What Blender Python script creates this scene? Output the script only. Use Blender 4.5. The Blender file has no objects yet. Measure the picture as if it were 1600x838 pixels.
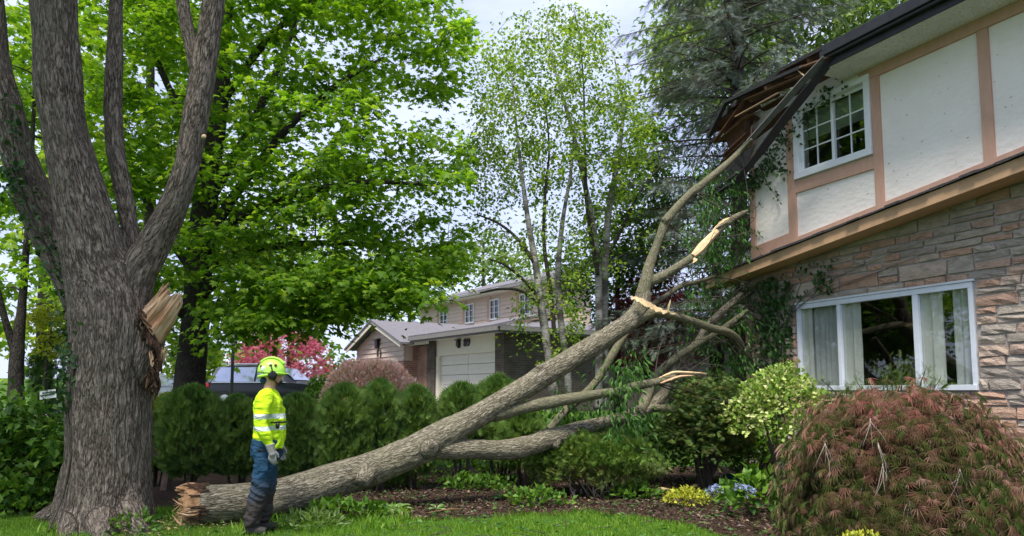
import bpy, math, random
import numpy as np
from mathutils import Vector, Matrix
rng = np.random.default_rng(11)
random.seed(11)
S = bpy.context.scene
COL = S.collection

# ------------------------------------------------------------------ camera
PITCH = math.radians(5.3)
FPX = 1155.0            # focal length in pixels of the 1600 wide photograph
CY = 503.0              # row of the optical axis (the photograph is cropped off-centre)
EYE = 1.5
cam_d = bpy.data.cameras.new("camera")
cam = bpy.data.objects.new("camera", cam_d)
COL.objects.link(cam)
cam.location = (0, 0, EYE)
cam.rotation_euler = (math.pi/2 + PITCH, 0, 0)
cam_d.sensor_width = 36.0
cam_d.lens = 36.0*FPX/1600.0
cam_d.shift_y = (CY-419.0)/1600.0
cam_d.clip_start = 0.05
cam_d.clip_end = 2000
S.camera = cam

# ------------------------------------------------------------------ light
SUN_EL, SUN_AZ = math.radians(64), math.radians(200)   # azimuth from +Y, clockwise: behind the camera, to the left
W = bpy.data.worlds.new("World"); S.world = W
W.use_nodes = True
nt = W.node_tree; nt.nodes.clear()
out = nt.nodes.new("ShaderNodeOutputWorld")
bg = nt.nodes.new("ShaderNodeBackground"); bg.inputs[1].default_value = 0.1
sky = nt.nodes.new("ShaderNodeTexSky"); sky.sky_type = 'NISHITA'; sky.sun_disc = False
sky.sun_elevation = SUN_EL; sky.sun_rotation = SUN_AZ
tc = nt.nodes.new("ShaderNodeTexCoord")
mp = nt.nodes.new("ShaderNodeMapping"); mp.inputs['Scale'].default_value = (1.4, 1.4, 3.2)
nz = nt.nodes.new("ShaderNodeTexNoise"); nz.inputs['Scale'].default_value = 2.6; nz.inputs['Detail'].default_value = 7
nz.inputs['Roughness'].default_value = .55
rp = nt.nodes.new("ShaderNodeValToRGB")
rp.color_ramp.elements[0].position = .38; rp.color_ramp.elements[0].color = (3.3, 3.8, 5.7, 1)
rp.color_ramp.elements[1].position = .66; rp.color_ramp.elements[1].color = (5.0, 5.4, 6.95, 1)
mx = nt.nodes.new("ShaderNodeMix"); mx.data_type = 'RGBA'; mx.inputs[0].default_value = .86
L = nt.links.new
L(tc.outputs['Generated'], mp.inputs['Vector']); L(mp.outputs[0], nz.inputs['Vector']); L(nz.outputs['Fac'], rp.inputs[0])
L(sky.outputs[0], mx.inputs[6]); L(rp.outputs[0], mx.inputs[7]); L(mx.outputs[2], bg.inputs[0]); L(bg.outputs[0], out.inputs[0])
sd = bpy.data.lights.new("sun", 'SUN'); sd.energy = 3.05; sd.angle = math.radians(14); sd.color = (1, .95, .86)
sun = bpy.data.objects.new("sun", sd); COL.objects.link(sun)
sv = Vector((math.sin(SUN_AZ)*math.cos(SUN_EL), math.cos(SUN_AZ)*math.cos(SUN_EL), math.sin(SUN_EL)))
sun.rotation_euler = sv.to_track_quat('Z', 'Y').to_euler()
sun.location = (-10, -10, 20)
S.view_settings.view_transform = 'Standard'; S.view_settings.look = 'None'
S.view_settings.exposure = 1.13; S.view_settings.gamma = 1
S.render.engine = 'CYCLES'
S.cycles.max_bounces = 7; S.cycles.diffuse_bounces = 4; S.cycles.transparent_max_bounces = 12
S.cycles.transmission_bounces = 4; S.cycles.glossy_bounces = 3

# ------------------------------------------------------------------ geometry of the place
def ray(px, py):
    x = (px-800)/FPX; y = (CY-py)/FPX
    return np.array((x, math.cos(PITCH)-y*math.sin(PITCH), math.sin(PITCH)+y*math.cos(PITCH)))
def P(px, py, d):
    """the point at depth d (metres ahead of the camera) that the photograph shows at (px, py)"""
    r = ray(px, py)
    return np.array((0, 0, EYE)) + r*(d/r[1])
def G(px, py, z=0.0):
    r = ray(px, py)
    return np.array((0, 0, EYE)) + r*((z-EYE)/r[2])
HA = math.radians(24.8)
HU = np.array((math.sin(HA), -math.cos(HA), 0)); HN = np.array((-math.cos(HA), -math.sin(HA), 0))
HC = np.array((4.105, 12.8, 0.0))
def H(t, z, off=0.0):
    return HC + HU*t + HN*off + np.array((0, 0, z))
def HW(px, py, off=0.0):
    """point of the house's front plane (moved out by off) seen at a pixel"""
    r = ray(px, py); o = HC + HN*off
    k = (o[0]*HN[0]+o[1]*HN[1])/(r[0]*HN[0]+r[1]*HN[1])
    return np.array((0, 0, EYE)) + r*k
def sstep(a, b, x):
    q = np.clip((x-a)/(b-a), 0, 1); return q*q*(3-2*q)
def ground_z(x, y):
    x = np.asarray(x, float); y = np.asarray(y, float)
    z = sstep(13.5, 25, y)*(.58 + .22*sstep(-8, -1, x))
    z = z + .05*np.sin(x*.21+1)*np.sin(y*.17)*sstep(14, 20, y)
    z = z + sstep(90, 400, np.hypot(x, y))*6
    return z

# ------------------------------------------------------------------ numpy helpers
def _hash(ix, iy, iz):
    h = np.sin(ix*127.1+iy*311.7+iz*74.7)*43758.5453
    return h-np.floor(h)
def vnoise(p):
    p = np.asarray(p, float); i = np.floor(p); f = p-i; f = f*f*(3-2*f)
    r = 0
    for dx in (0, 1):
        for dy in (0, 1):
            for dz in (0, 1):
                w = (f[..., 0] if dx else 1-f[..., 0])*(f[..., 1] if dy else 1-f[..., 1])*(f[..., 2] if dz else 1-f[..., 2])
                r = r+w*_hash(i[..., 0]+dx, i[..., 1]+dy, i[..., 2]+dz)
    return r*2-1
def fbm(p, o=3):
    a, s, r = 1.0, 1.0, 0
    for _ in range(o):
        r = r+a*vnoise(np.asarray(p)*s+s*3.7); a *= .5; s *= 2.03
    return r
def unit(v):
    v = np.asarray(v, float); return v/np.maximum(np.linalg.norm(v, axis=-1, keepdims=True), 1e-9)
def spline(pts, n=None, step=.08):
    p = np.asarray(pts, float)
    if len(p) < 3:
        m = n or max(2, int(np.linalg.norm(p[-1, :3]-p[0, :3])/step))
        t = np.linspace(0, 1, m+1)[:, None]; return p[0]*(1-t)+p[-1]*t
    q = np.vstack([2*p[0]-p[1], p, 2*p[-1]-p[-2]]); out = []
    for i in range(1, len(q)-2):
        m = n or max(2, int(np.linalg.norm(q[i+1, :3]-q[i, :3])/step))
        t = np.linspace(0, 1, m, endpoint=False)[:, None]
        a, b, c, d = q[i-1], q[i], q[i+1], q[i+2]
        out.append(.5*((2*b)+(-a+c)*t+(2*a-5*b+4*c-d)*t**2+(-a+3*b-3*c+d)*t**3))
    out.append(p[-1:]); r = np.vstack(out)
    return r
def frames(p):
    T = unit(np.gradient(p, axis=0)); n = np.zeros_like(p)
    a = np.array((1.0, 0, 0)) if abs(T[0][0]) < .8 else np.array((0, 1.0, 0))
    c = unit(a-T[0]*a.dot(T[0]))
    for i in range(len(p)):
        c = c-T[i]*c.dot(T[i]); c = c/max(np.linalg.norm(c), 1e-9); n[i] = c
    return T, n, np.cross(T, n)
def tube(pr, seg=8, step=.08, rough=0.0, n=None, cap=True):
    """pr: rows of x, y, z, radius -> verts, faces list, bark coordinates"""
    pr = spline(pr, n=n, step=step); p = pr[:, :3]; r = np.maximum(pr[:, 3], .001)
    T, A, B = frames(p); s = np.concatenate([[0], np.cumsum(np.linalg.norm(np.diff(p, axis=0), axis=1))])
    th = np.arange(seg)*2*math.pi/seg
    rr = r[:, None]*np.ones(seg)
    if rough:
        q = np.stack([np.cos(th)[None]*np.ones((len(p), 1))*1.3, np.sin(th)[None]*np.ones((len(p), 1))*1.3, (s[:, None]/max(r.mean(), .01)*.35)*np.ones(seg)], -1)
        rr = rr*(1+rough*fbm(q+p[0].sum()*3.1, 2))
    off = (np.cos(th)[None, :, None]*A[:, None]+np.sin(th)[None, :, None]*B[:, None])
    V = (p[:, None]+off*rr[..., None]).reshape(-1, 3)
    co = np.stack([np.cos(th)[None]*rr, np.sin(th)[None]*rr, s[:, None]*np.ones(seg)], -1).reshape(-1, 3)
    k = len(p); i = np.arange(k-1)[:, None]*seg; j = np.arange(seg)[None]; j2 = (j+1) % seg
    F = np.stack([i+j, i+j2, i+seg+j2, i+seg+j], -1).reshape(-1, 4)
    fs = [F]
    if cap:
        V = np.vstack([V, p[:1], p[-1:]]); co = np.vstack([co, [[0, 0, s[0]]], [[0, 0, s[-1]]]])
        c0, c1 = len(V)-2, len(V)-1; jj = np.arange(seg); e = (k-1)*seg
        fs.append(np.vstack([np.stack([np.full(seg, c0), (jj+1) % seg, jj], -1), np.stack([np.full(seg, c1), e+jj, e+(jj+1) % seg], -1)]))
    return V, fs, co+np.array((0, 0, p[0].sum() % 7))
def join(parts):
    """parts: list of (V, [F..], co or None)"""
    Vs, by, cs, o = [], {}, [], 0
    for q in parts:
        V, fs = np.asarray(q[0], float), q[1]
        c = q[2] if len(q) > 2 and q[2] is not None else V
        for f in (fs if isinstance(fs, list) else [fs]):
            f = np.asarray(f); by.setdefault(f.shape[1], []).append(f+o)
        Vs.append(V); cs.append(c); o += len(V)
    return np.vstack(Vs), [np.vstack(v) for v in by.values()], np.vstack(cs)

def wloc(o):
    r = np.zeros(3)
    while o is not None:
        r += np.array(o.location); o = o.parent
    return r
def props(o, label=None, cat=None, group=None, kind=None):
    if label: o['label'] = label
    if cat: o['category'] = cat
    if group: o['group'] = group
    if kind: o['kind'] = kind
    return o
def meshdata(name, V, F, mat=None, smooth=False, attrs=None, mats=None, mi=None):
    V = np.asarray(V, np.float32); F = [np.asarray(f, np.int32) for f in (F if isinstance(F, list) else [F]) if len(f)]
    me = bpy.data.meshes.new(name)
    me.vertices.add(len(V)); me.vertices.foreach_set('co', V.ravel())
    lp = np.concatenate([f.ravel() for f in F]); tot = np.concatenate([np.full(len(f), f.shape[1]) for f in F])
    st = np.concatenate([[0], np.cumsum(tot)[:-1]]).astype(np.int32)
    me.loops.add(len(lp)); me.loops.foreach_set('vertex_index', lp.astype(np.int32))
    me.polygons.add(len(tot)); me.polygons.foreach_set('loop_start', st)
    me.update(calc_edges=True)
    me.polygons.foreach_set('use_smooth', np.full(len(tot), bool(smooth)))
    for m in (mats or ([mat] if mat else [])): me.materials.append(m)
    if mi is not None: me.polygons.foreach_set('material_index', np.asarray(mi, np.int32))
    for k, (ty, a) in (attrs or {}).items():
        at = me.attributes.new(k, ty, 'POINT')
        at.data.foreach_set('vector' if ty == 'FLOAT_VECTOR' else 'value', np.asarray(a, np.float32).ravel())
    return me
def mesh(name, V, F, mat=None, parent=None, smooth=False, attrs=None, mats=None, mi=None, kind=None, local=False, loc=None):
    """one mesh object; world coordinates unless local"""
    V = np.asarray(V, float)
    L0 = np.zeros(3) if loc is None else np.asarray(loc, float)
    if parent is not None and not local: V = V-wloc(parent)
    elif parent is None and not local: V = V-L0
    o = bpy.data.objects.new(name, meshdata(name, V, F, mat, smooth, attrs, mats, mi))
    if parent is not None: o.parent = parent
    else: o.location = L0
    COL.objects.link(o)
    if kind: o['kind'] = kind
    return o
def thing(name, label, cat, loc=(0, 0, 0), group=None, rz=0):
    o = bpy.data.objects.new(name, None); COL.objects.link(o)
    o.location = tuple(float(q) for q in loc); o.rotation_euler = (0, 0, rz); o.empty_display_size = .2
    return props(o, label, cat, group)
def wood(name, parts, mat, parent=None, smooth=True, kind=None, loc=None):
    V, F, c = join(parts)
    return mesh(name, V, F, mat, parent, smooth, {'bark_co': ('FLOAT_VECTOR', c)}, kind=kind, loc=loc)

# boxes given by corners in any frame
BOXF = np.array([[0, 3, 2, 1], [4, 5, 6, 7], [0, 1, 5, 4], [1, 2, 6, 5], [2, 3, 7, 6], [3, 0, 4, 7]])
def box8(c):
    return (np.asarray(c, float), [BOXF], None)
def boxl(x0, x1, y0, y1, z0, z1):
    return box8([(x0, y0, z0), (x1, y0, z0), (x1, y1, z0), (x0, y1, z0), (x0, y0, z1), (x1, y0, z1), (x1, y1, z1), (x0, y1, z1)])
def hbox(t0, t1, o0, o1, z0, z1, z0b=None, z1b=None):
    """box in house coordinates (t along the wall, o outwards); z0b/z1b: heights at t1 for sloped pieces"""
    z0b = z0 if z0b is None else z0b; z1b = z1 if z1b is None else z1b
    return box8([H(t0, z0, o0), H(t0, z0, o1), H(t1, z0b, o1), H(t1, z0b, o0), H(t0, z1, o0), H(t0, z1, o1), H(t1, z1b, o1), H(t1, z1b, o0)])
def bar(A, B, w, h, up=(0, 0, 1)):
    A, B = np.asarray(A, float), np.asarray(B, float); d = unit(B-A); s = unit(np.cross(d, up)); q = np.cross(s, d)
    c = []
    for p in (A, B):
        for a, b in ((-1, -1), (1, -1), (1, 1), (-1, 1)): c.append(p+s*a*w/2+q*b*h/2)
    return (np.array(c), [np.array([[0, 1, 2, 3], [7, 6, 5, 4], [0, 4, 5, 1], [1, 5, 6, 2], [2, 6, 7, 3], [3, 7, 4, 0]])], None)
def bevel(o, w=.006, seg=2):
    m = o.modifiers.new('edge', 'BEVEL'); m.width = w; m.segments = seg; m.limit_method = 'ANGLE'
    return o
def sphere(c, r, nu=16, nv=10, rough=0.0, sc=4.0):
    th = np.linspace(0, 2*math.pi, nu, endpoint=False); ph = np.linspace(0, math.pi, nv+1)
    d = np.stack([np.sin(ph)[:, None]*np.cos(th), np.sin(ph)[:, None]*np.sin(th), np.cos(ph)[:, None]*np.ones(nu)], -1).reshape(-1, 3)
    k = 1+(rough*fbm(d*sc+np.sum(c), 2) if rough else 0)
    V = np.asarray(c)+d*np.asarray(r)*(np.asarray(k)[..., None] if rough else 1)
    i = np.arange(nv)[:, None]*nu; j = np.arange(nu)[None]; j2 = (j+1) % nu
    return V, [np.stack([i+j, i+nu+j, i+nu+j2, i+j2], -1).reshape(-1, 4)], None

# ------------------------------------------------------------------ leaves
def fan(pts, c):
    n = len(pts); V = np.array([c]+list(pts), float)
    F = np.array([[0, 1+i, 1+(i+1) % n] for i in range(n)]); return V, F
def t_maple():
    h = [(.30, -.04), (.52, .22), (.27, .33), (.48, .70), (.18, .62)]
    pts = [(0, 0)]+h+[(0, 1.0)]+[(-a, b) for a, b in h[::-1]]
    pts = [(a, b, -.35*a*a-.22*b*b) for a, b in pts]
    return fan(pts, (0, .35, .03))
def t_oval(w=.28, fold=.12, droop=.15):
    V = np.array([(0, 0, 0), (0, 1, -droop), (w, .45, fold-.2*droop), (-w, .45, fold-.2*droop), (0, .5, -.3*droop)], float)
    return V, np.array([[0, 2, 4], [4, 2, 1], [0, 4, 3], [4, 1, 3]])
def t_diamond(w=.3):
    V = np.array([(0, 0, 0), (w, .5, .08), (0, 1, -.1), (-w, .5, .08)], float)
    return V, np.array([[0, 1, 2], [0, 2, 3]])
def t_lobes(n=7, span=200, w=.09, droop=.55, lens=None, base=0.0):
    V, F = [], []
    for i in range(n):
        a = math.radians(-span/2+span*i/(n-1)); L0 = (lens[i] if lens else 1-.35*abs(i-(n-1)/2)/((n-1)/2))
        d = np.array((math.sin(a), math.cos(a))); q = np.array((d[1], -d[0])); o = len(V)
        for l, s in ((base, 0), (.5*L0, w), (L0, 0), (.5*L0, -w)):
            p = d*l+q*s; V.append((p[0], p[1], -droop*l*l))
        F += [[o, o+1, o+2], [o, o+2, o+3]]
    return np.array(V, float), np.array(F)
def t_compound(pairs=3, w=.11, L0=.42, droop=.35):
    V, F = [], []
    def lf(b, d, l):
        d = np.array(d)/np.hypot(*d); q = np.array((d[1], -d[0])); o = len(V)
        for k, s in ((0, 0), (.45*l, w*l/L0), (l, 0), (.45*l, -w*l/L0)):
            p = np.array(b)+d*k+q*s; V.append((p[0], p[1], -droop*p[1]**2-.25*abs(p[0])))
        F.extend([[o, o+1, o+2], [o, o+2, o+3]])
    for i in range(pairs):
        y = .2+.5*i/max(pairs-1, 1)
        lf((0, y), (.85, .55), L0); lf((0, y), (-.85, .55), L0)
    lf((0, .62), (0, 1), L0)
    return np.array(V, float), np.array(F)
def t_needles(n=9, w=.02, L0=.28):
    V, F = [], []
    for i in range(n):
        y = i/n
        for s in (-1, 1):
            o = len(V); V += [(0, y-w, 0), (0, y+w, 0), (s*L0*(1-.3*y), y+.22, .06*((i % 3)-1))]; F.append([o, o+1, o+2])
    o = len(V); V += [(-.012, 0, 0), (.012, 0, 0), (0, 1.12, 0)]; F.append([o, o+1, o+2])
    return np.array(V, float), np.array(F)
MAPLE, OVAL, DIAMOND = t_maple(), t_oval(), t_diamond()
BROAD = t_oval(.38, .1, .25)
SLIM = t_oval(.16, .06, .3)
LACE = t_lobes(7, 150, .05, .5)
CEDAR = t_lobes(7, 125, .055, .12)
ASH = t_compound()
NEEDLE = t_needles()
def leaves(name, C, D, N, size, tpl, mat, parent=None, v=None, kind='stuff', loc=None):
    C, D, N = np.asarray(C, float), unit(D), np.asarray(N, float); n = len(C)
    X = unit(np.cross(D, N)); Z = np.cross(X, D); size = np.broadcast_to(np.asarray(size, float), (n,))[:, None, None]
    tv, tf = tpl; k = len(tv)
    V = (C[:, None]+size*(tv[None, :, 0:1]*X[:, None]+tv[None, :, 1:2]*D[:, None]+tv[None, :, 2:3]*Z[:, None])).reshape(-1, 3)
    F = (tf[None]+(np.arange(n)*k)[:, None, None]).reshape(-1, tf.shape[1])
    at = {'rnd': ('FLOAT', np.repeat(rng.random(n), k))}
    at['tone'] = ('FLOAT', np.repeat(np.zeros(n) if v is None else v, k))
    return mesh(name, V, F, mat, parent, False, at, kind=kind, loc=loc)
def rdir(n, up=0.0, spread=1.0):
    d = rng.normal(size=(n, 3))*spread; d[:, 2] += up; return unit(d)
def in_poly(p, poly):
    x, y = p[:, 0], p[:, 1]; r = np.zeros(len(p), bool); q = np.asarray(poly, float); j = len(q)-1
    for i in range(len(q)):
        c = ((q[i, 1] > y) != (q[j, 1] > y)) & (x < (q[j, 0]-q[i, 0])*(y-q[i, 1])/(q[j, 1]-q[i, 1]+1e-12)+q[i, 0]); r ^= c; j = i
    return r
def region(poly, n, d0, d1, holes=()):
    """n points of a crown whose outline the photograph shows as poly, spread through depths d0..d1"""
    q = np.asarray(poly, float); lo, hi = q.min(0), q.max(0); out = []
    while len(out) < n:
        p = lo+(hi-lo)*rng.random((n, 2)); ok = in_poly(p, poly)
        for hx, hy, hr in holes: ok &= np.hypot(p[:, 0]-hx, p[:, 1]-hy) > hr
        out += list(p[ok])
    d = d0+(d1-d0)*rng.random(n)
    return np.array([P(a, b, e) for (a, b), e in zip(out[:n], d)])
def grow(stems, clumps, r0=.03, r1=.005, sag=.1, seg=5, kmax=.6):
    """branches from the stems to every clump, each leaving the nearest wood"""
    N, R = [], []
    for st in stems:
        s = spline(st, step=.25); N.append(s[:, :3]); R.append(s[:, 3])
    N, R = np.vstack(N), np.concatenate(R)
    d0 = np.array([np.min(np.linalg.norm(N-c, axis=1)) for c in clumps]); parts = []
    for i in np.argsort(d0):
        c = clumps[i]; v = c-N; d = np.linalg.norm(v, axis=1)
        cost = d*(1+.7*np.clip(-v[:, 2]/np.maximum(d, .01)+.1, 0, 1))
        j = int(np.argmin(cost)); a = N[j]; dd = d[j]
        if dd < .05: continue
        ra = min(R[j]*kmax, r0*(.35+.4*dd)); ra = max(ra, r1*1.3)
        t = np.linspace(0, 1, 5)[:, None]
        p = a*(1-t)+c*t; p[:, 2] += (sag*dd*np.sin(t*math.pi))[:, 0]; p[1:-1] += rng.normal(size=(3, 3))*.05*dd
        rr = np.linspace(ra, r1, 5)
        parts.append(tube(np.column_stack([p, rr]), seg, n=2, cap=False))
        N = np.vstack([N, p[1:]]); R = np.concatenate([R, rr[1:]])
    return parts
def clump_leaves(clumps, per, R, flat=.35, droop=.3, center=None):
    """leaf positions / directions / normals in flattish sprays round the clump points"""
    n = len(clumps)*per; c = np.repeat(clumps, per, 0); rad = np.repeat(R*(.6+.7*rng.random(len(clumps))), per)
    o = rng.normal(size=(n, 3))*.55; o[:, 2] *= flat
    rr = np.hypot(o[:, 0], o[:, 1]); o[:, 2] -= droop*rr*rr
    C = c+o*rad[:, None]
    D = np.column_stack([o[:, 0], o[:, 1], np.full(n, -.25)])*1.2+rng.normal(size=(n, 3))*.55
    if center is not None: D += .5*unit(C-center)
    N = np.column_stack([rng.normal(size=n)*.42, rng.normal(size=n)*.42, np.ones(n)])+.25*o
    return C, D, N
def fused(name, stems, mat, parent, voxel=.022, ridge=.012, seg=28, lump=.06, rfreq=(20, 20, 5), smooth_it=3):
    """stems melted into one body, bark ridges raised along each stem"""
    V, F, _ = join([tube(s, seg, step=.07, rough=lump) for s in stems])
    tmp = bpy.data.objects.new('tmp', meshdata('tmp', V, F)); COL.objects.link(tmp)
    m = tmp.modifiers.new('r', 'REMESH'); m.mode = 'VOXEL'; m.voxel_size = voxel
    m2 = tmp.modifiers.new('s', 'SMOOTH'); m2.iterations = smooth_it; m2.factor = .5
    dg = bpy.context.evaluated_depsgraph_get(); me = bpy.data.meshes.new_from_object(tmp.evaluated_get(dg))
    bpy.data.objects.remove(tmp)
    n = len(me.vertices); X = np.empty(n*3, np.float32); me.vertices.foreach_get('co', X); X = X.reshape(-1, 3).astype(float)
    NR = np.empty(n*3, np.float32); me.vertices.foreach_get('normal', NR); NR = NR.reshape(-1, 3)
    Ps, Rs, Ts, As, Bs, Ss = [], [], [], [], [], []
    for k, s in enumerate(stems):
        q = spline(s, step=.06); T, A, B = frames(q[:, :3]); l = np.concatenate([[0], np.cumsum(np.linalg.norm(np.diff(q[:, :3], axis=0), axis=1))])
        Ps.append(q[:, :3]); Rs.append(q[:, 3]); Ts.append(T); As.append(A); Bs.append(B); Ss.append(l+k*1.37)
    Ps, Rs, Ts, As, Bs, Ss = (np.concatenate(q) for q in (Ps, Rs, Ts, As, Bs, Ss))
    co = np.empty((n, 3)); rad = np.empty(n)
    for i in range(0, n, 4000):
        x = X[i:i+4000]; d = np.linalg.norm(x[:, None]-Ps[None], axis=2)-Rs[None]; j = d.argmin(1); v = x-Ps[j]
        co[i:i+4000] = np.stack([(v*As[j]).sum(1), (v*Bs[j]).sum(1), Ss[j]+(v*Ts[j]).sum(1)], -1); rad[i:i+4000] = Rs[j]
    amp = ridge*np.clip(rad/.15, .15, 1)
    w = co*np.array(rfreq)+.6*np.stack([vnoise(co*6), vnoise(co*6+9), np.zeros(n)], -1)
    h = (1-2*np.abs(vnoise(w)))*.6+.4*vnoise(w*.5+4)
    X = X+NR*(amp*h+.5*amp*vnoise(co*np.array((3, 3, 1.5))))[:, None]
    X = X-wloc(parent)
    me.vertices.foreach_set('co', X.astype(np.float32).ravel())
    a = me.attributes.new('bark_co', 'FLOAT_VECTOR', 'POINT'); a.data.foreach_set('vector', co.astype(np.float32).ravel())
    me.polygons.foreach_set('use_smooth', np.ones(len(me.polygons), bool)); me.update(); me.materials.clear(); me.materials.append(mat)
    me.name = name
    o = bpy.data.objects.new(name, me); o.parent = parent; COL.objects.link(o); return o
def loft(secs, seg=24, power=2.3):
    """stacked oval sections: cx, cy, cz, rx, ry"""
    q = spline(np.array(secs, float), n=4); th = np.arange(seg)*2*math.pi/seg; c, s = np.cos(th), np.sin(th)
    ex = np.sign(c)*np.abs(c)**(2/power); ey = np.sign(s)*np.abs(s)**(2/power); k = len(q)
    V = np.stack([q[:, 0:1]+q[:, 3:4]*ex, q[:, 1:2]+q[:, 4:5]*ey, q[:, 2:3]*np.ones(seg)], -1).reshape(-1, 3)
    i = np.arange(k-1)[:, None]*seg; j = np.arange(seg)[None]; F = np.stack([i+j, i+(j+1) % seg, i+seg+(j+1) % seg, i+seg+j], -1).reshape(-1, 4)
    V = np.vstack([V, q[:1, :3], q[-1:, :3]]); jj = np.arange(seg); e = (k-1)*seg
    return V, [F, np.vstack([np.stack([np.full(seg, len(V)-2), (jj+1) % seg, jj], -1), np.stack([np.full(seg, len(V)-1), e+jj, e+(jj+1) % seg], -1)])], None
def blend(name, parts, mat, parent, voxel=.01, smooth_it=4, fold=0.0, ffreq=(14, 14, 9), local=True):
    """shapes melted into one continuous surface"""
    V, F, _ = join(parts); tmp = bpy.data.objects.new('tmp', meshdata('tmp', V, F)); COL.objects.link(tmp)
    m = tmp.modifiers.new('r', 'REMESH'); m.mode = 'VOXEL'; m.voxel_size = voxel
    m2 = tmp.modifiers.new('s', 'SMOOTH'); m2.iterations = smooth_it; m2.factor = .5
    me = bpy.data.meshes.new_from_object(tmp.evaluated_get(bpy.context.evaluated_depsgraph_get())); bpy.data.objects.remove(tmp)
    n = len(me.vertices); X = np.empty(n*3, np.float32); me.vertices.foreach_get('co', X); X = X.reshape(-1, 3).astype(float)
    if fold:
        NR = np.empty(n*3, np.float32); me.vertices.foreach_get('normal', NR); NR = NR.reshape(-1, 3)
        w = X*np.array(ffreq)+.9*np.stack([vnoise(X*5), vnoise(X*5+7), vnoise(X*5+3)], -1); X = X+NR*(fold*(1-2*np.abs(vnoise(w))-.3))[:, None]
    if not local: X = X-wloc(parent)
    me.vertices.foreach_set('co', X.astype(np.float32).ravel()); me.polygons.foreach_set('use_smooth', np.ones(len(me.polygons), bool)); me.update()
    me.materials.clear(); me.materials.append(mat); me.name = name
    o = bpy.data.objects.new(name, me); o.parent = parent; COL.objects.link(o); return o
def px_stem(rows):
    """rows of px, py, width in px, depth -> x, y, z, radius"""
    return np.array([list(P(a, b, d))+[w*.5*d/FPX] for a, b, w, d in rows])

# ------------------------------------------------------------------ materials
class NT:
    def __init__(s, name):
        s.m = bpy.data.materials.new(name); s.m.use_nodes = True; s.t = s.m.node_tree; s.t.nodes.clear()
        s.o = s.t.nodes.new('ShaderNodeOutputMaterial')
    def n(s, ty, **kw):
        q = s.t.nodes.new('ShaderNode'+ty)
        for k, v in kw.items():
            if k.startswith('i_'):
                key = k[2:]; key = int(key) if key.isdigit() else key.replace('_', ' ')
                q.inputs[key].default_value = v
            else: setattr(q, k, v)
        return q
    def l(s, a, b): s.t.links.new(a, b)
    def ramp(s, stops, src):
        r = s.n('ValToRGB'); e = r.color_ramp.elements
        while len(e) < len(stops): e.new(.5)
        for q, (p, c) in zip(e, stops): q.position = p; q.color = (c[0], c[1], c[2], 1)
        s.l(src, r.inputs[0]); return r.outputs[0]
    def mix(s, f, a, b, mode='MIX'):
        q = s.n('Mix', data_type='RGBA', blend_type=mode)
        for sock, val in ((q.inputs[0], f), (q.inputs[6], a), (q.inputs[7], b)):
            if isinstance(val, bpy.types.NodeSocket): s.l(val, sock)
            elif isinstance(val, (int, float)): sock.default_value = val
            else: sock.default_value = (val[0], val[1], val[2], 1)
        return q.outputs[2]
    def math(s, op, a, b=0.0):
        q = s.n('Math', operation=op)
        for sock, val in ((q.inputs[0], a), (q.inputs[1], b)):
            if isinstance(val, bpy.types.NodeSocket): s.l(val, sock)
            else: sock.default_value = val
        return q.outputs[0]
    def attr(s, name): return s.n('Attribute', attribute_name=name)
    def coord(s, scale=(1, 1, 1), src=None):
        m = s.n('Mapping'); m.inputs['Scale'].default_value = scale
        s.l(src if src is not None else s.n('TexCoord').outputs['Object'], m.inputs[0]); return m.outputs[0]
    def noise(s, vec, scale, detail=4, rough=.5):
        q = s.n('TexNoise'); q.inputs['Scale'].default_value = scale; q.inputs['Detail'].default_value = detail; q.inputs['Roughness'].default_value = rough
        s.l(vec, q.inputs['Vector']); return q.outputs['Fac']
    def vor(s, vec, scale, feature='F1', rand=1.0):
        q = s.n('TexVoronoi', feature=feature); q.inputs['Scale'].default_value = scale; q.inputs['Randomness'].default_value = rand
        s.l(vec, q.inputs['Vector']); return q.outputs['Distance']
    def bump(s, h, dist=.01, strength=1.0):
        q = s.n('Bump'); q.inputs['Distance'].default_value = dist; q.inputs['Strength'].default_value = strength; s.l(h, q.inputs['Height']); return q.outputs[0]
    def pbr(s, col, rough=.7, bump=None, spec=.35, metal=0.0, **kw):
        p = s.n('BsdfPrincipled')
        for key, val in (('Base Color', col), ('Roughness', rough), ('Specular IOR Level', spec), ('Metallic', metal)):
            if isinstance(val, bpy.types.NodeSocket): s.l(val, p.inputs[key])
            elif key == 'Base Color': p.inputs[key].default_value = (val[0], val[1], val[2], 1)
            else: p.inputs[key].default_value = val
        for k, v in kw.items(): p.inputs[k.replace('_', ' ')].default_value = v
        if bump is not None: s.l(bump, p.inputs['Normal'])
        s.l(p.outputs[0], s.o.inputs[0]); return p
def leafmat(name, stops, trans=.45, tcol=1.25, tone=None, rough=.5, tint=(1.15, 1.1, .55)):
    s = NT(name); c = s.ramp(stops, s.attr('rnd').outputs['Fac'])
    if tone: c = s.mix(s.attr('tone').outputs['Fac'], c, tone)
    p = s.pbr(c, rough, spec=.3)
    t = s.n('BsdfTranslucent'); s.l(s.mix(1.0, c, tuple(q*tcol for q in tint), 'MULTIPLY'), t.inputs[0])
    m = s.n('MixShader'); m.inputs[0].default_value = trans
    s.l(p.outputs[0], m.inputs[1]); s.l(t.outputs[0], m.inputs[2]); s.l(m.outputs[0], s.o.inputs[0]); return s.m
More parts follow.
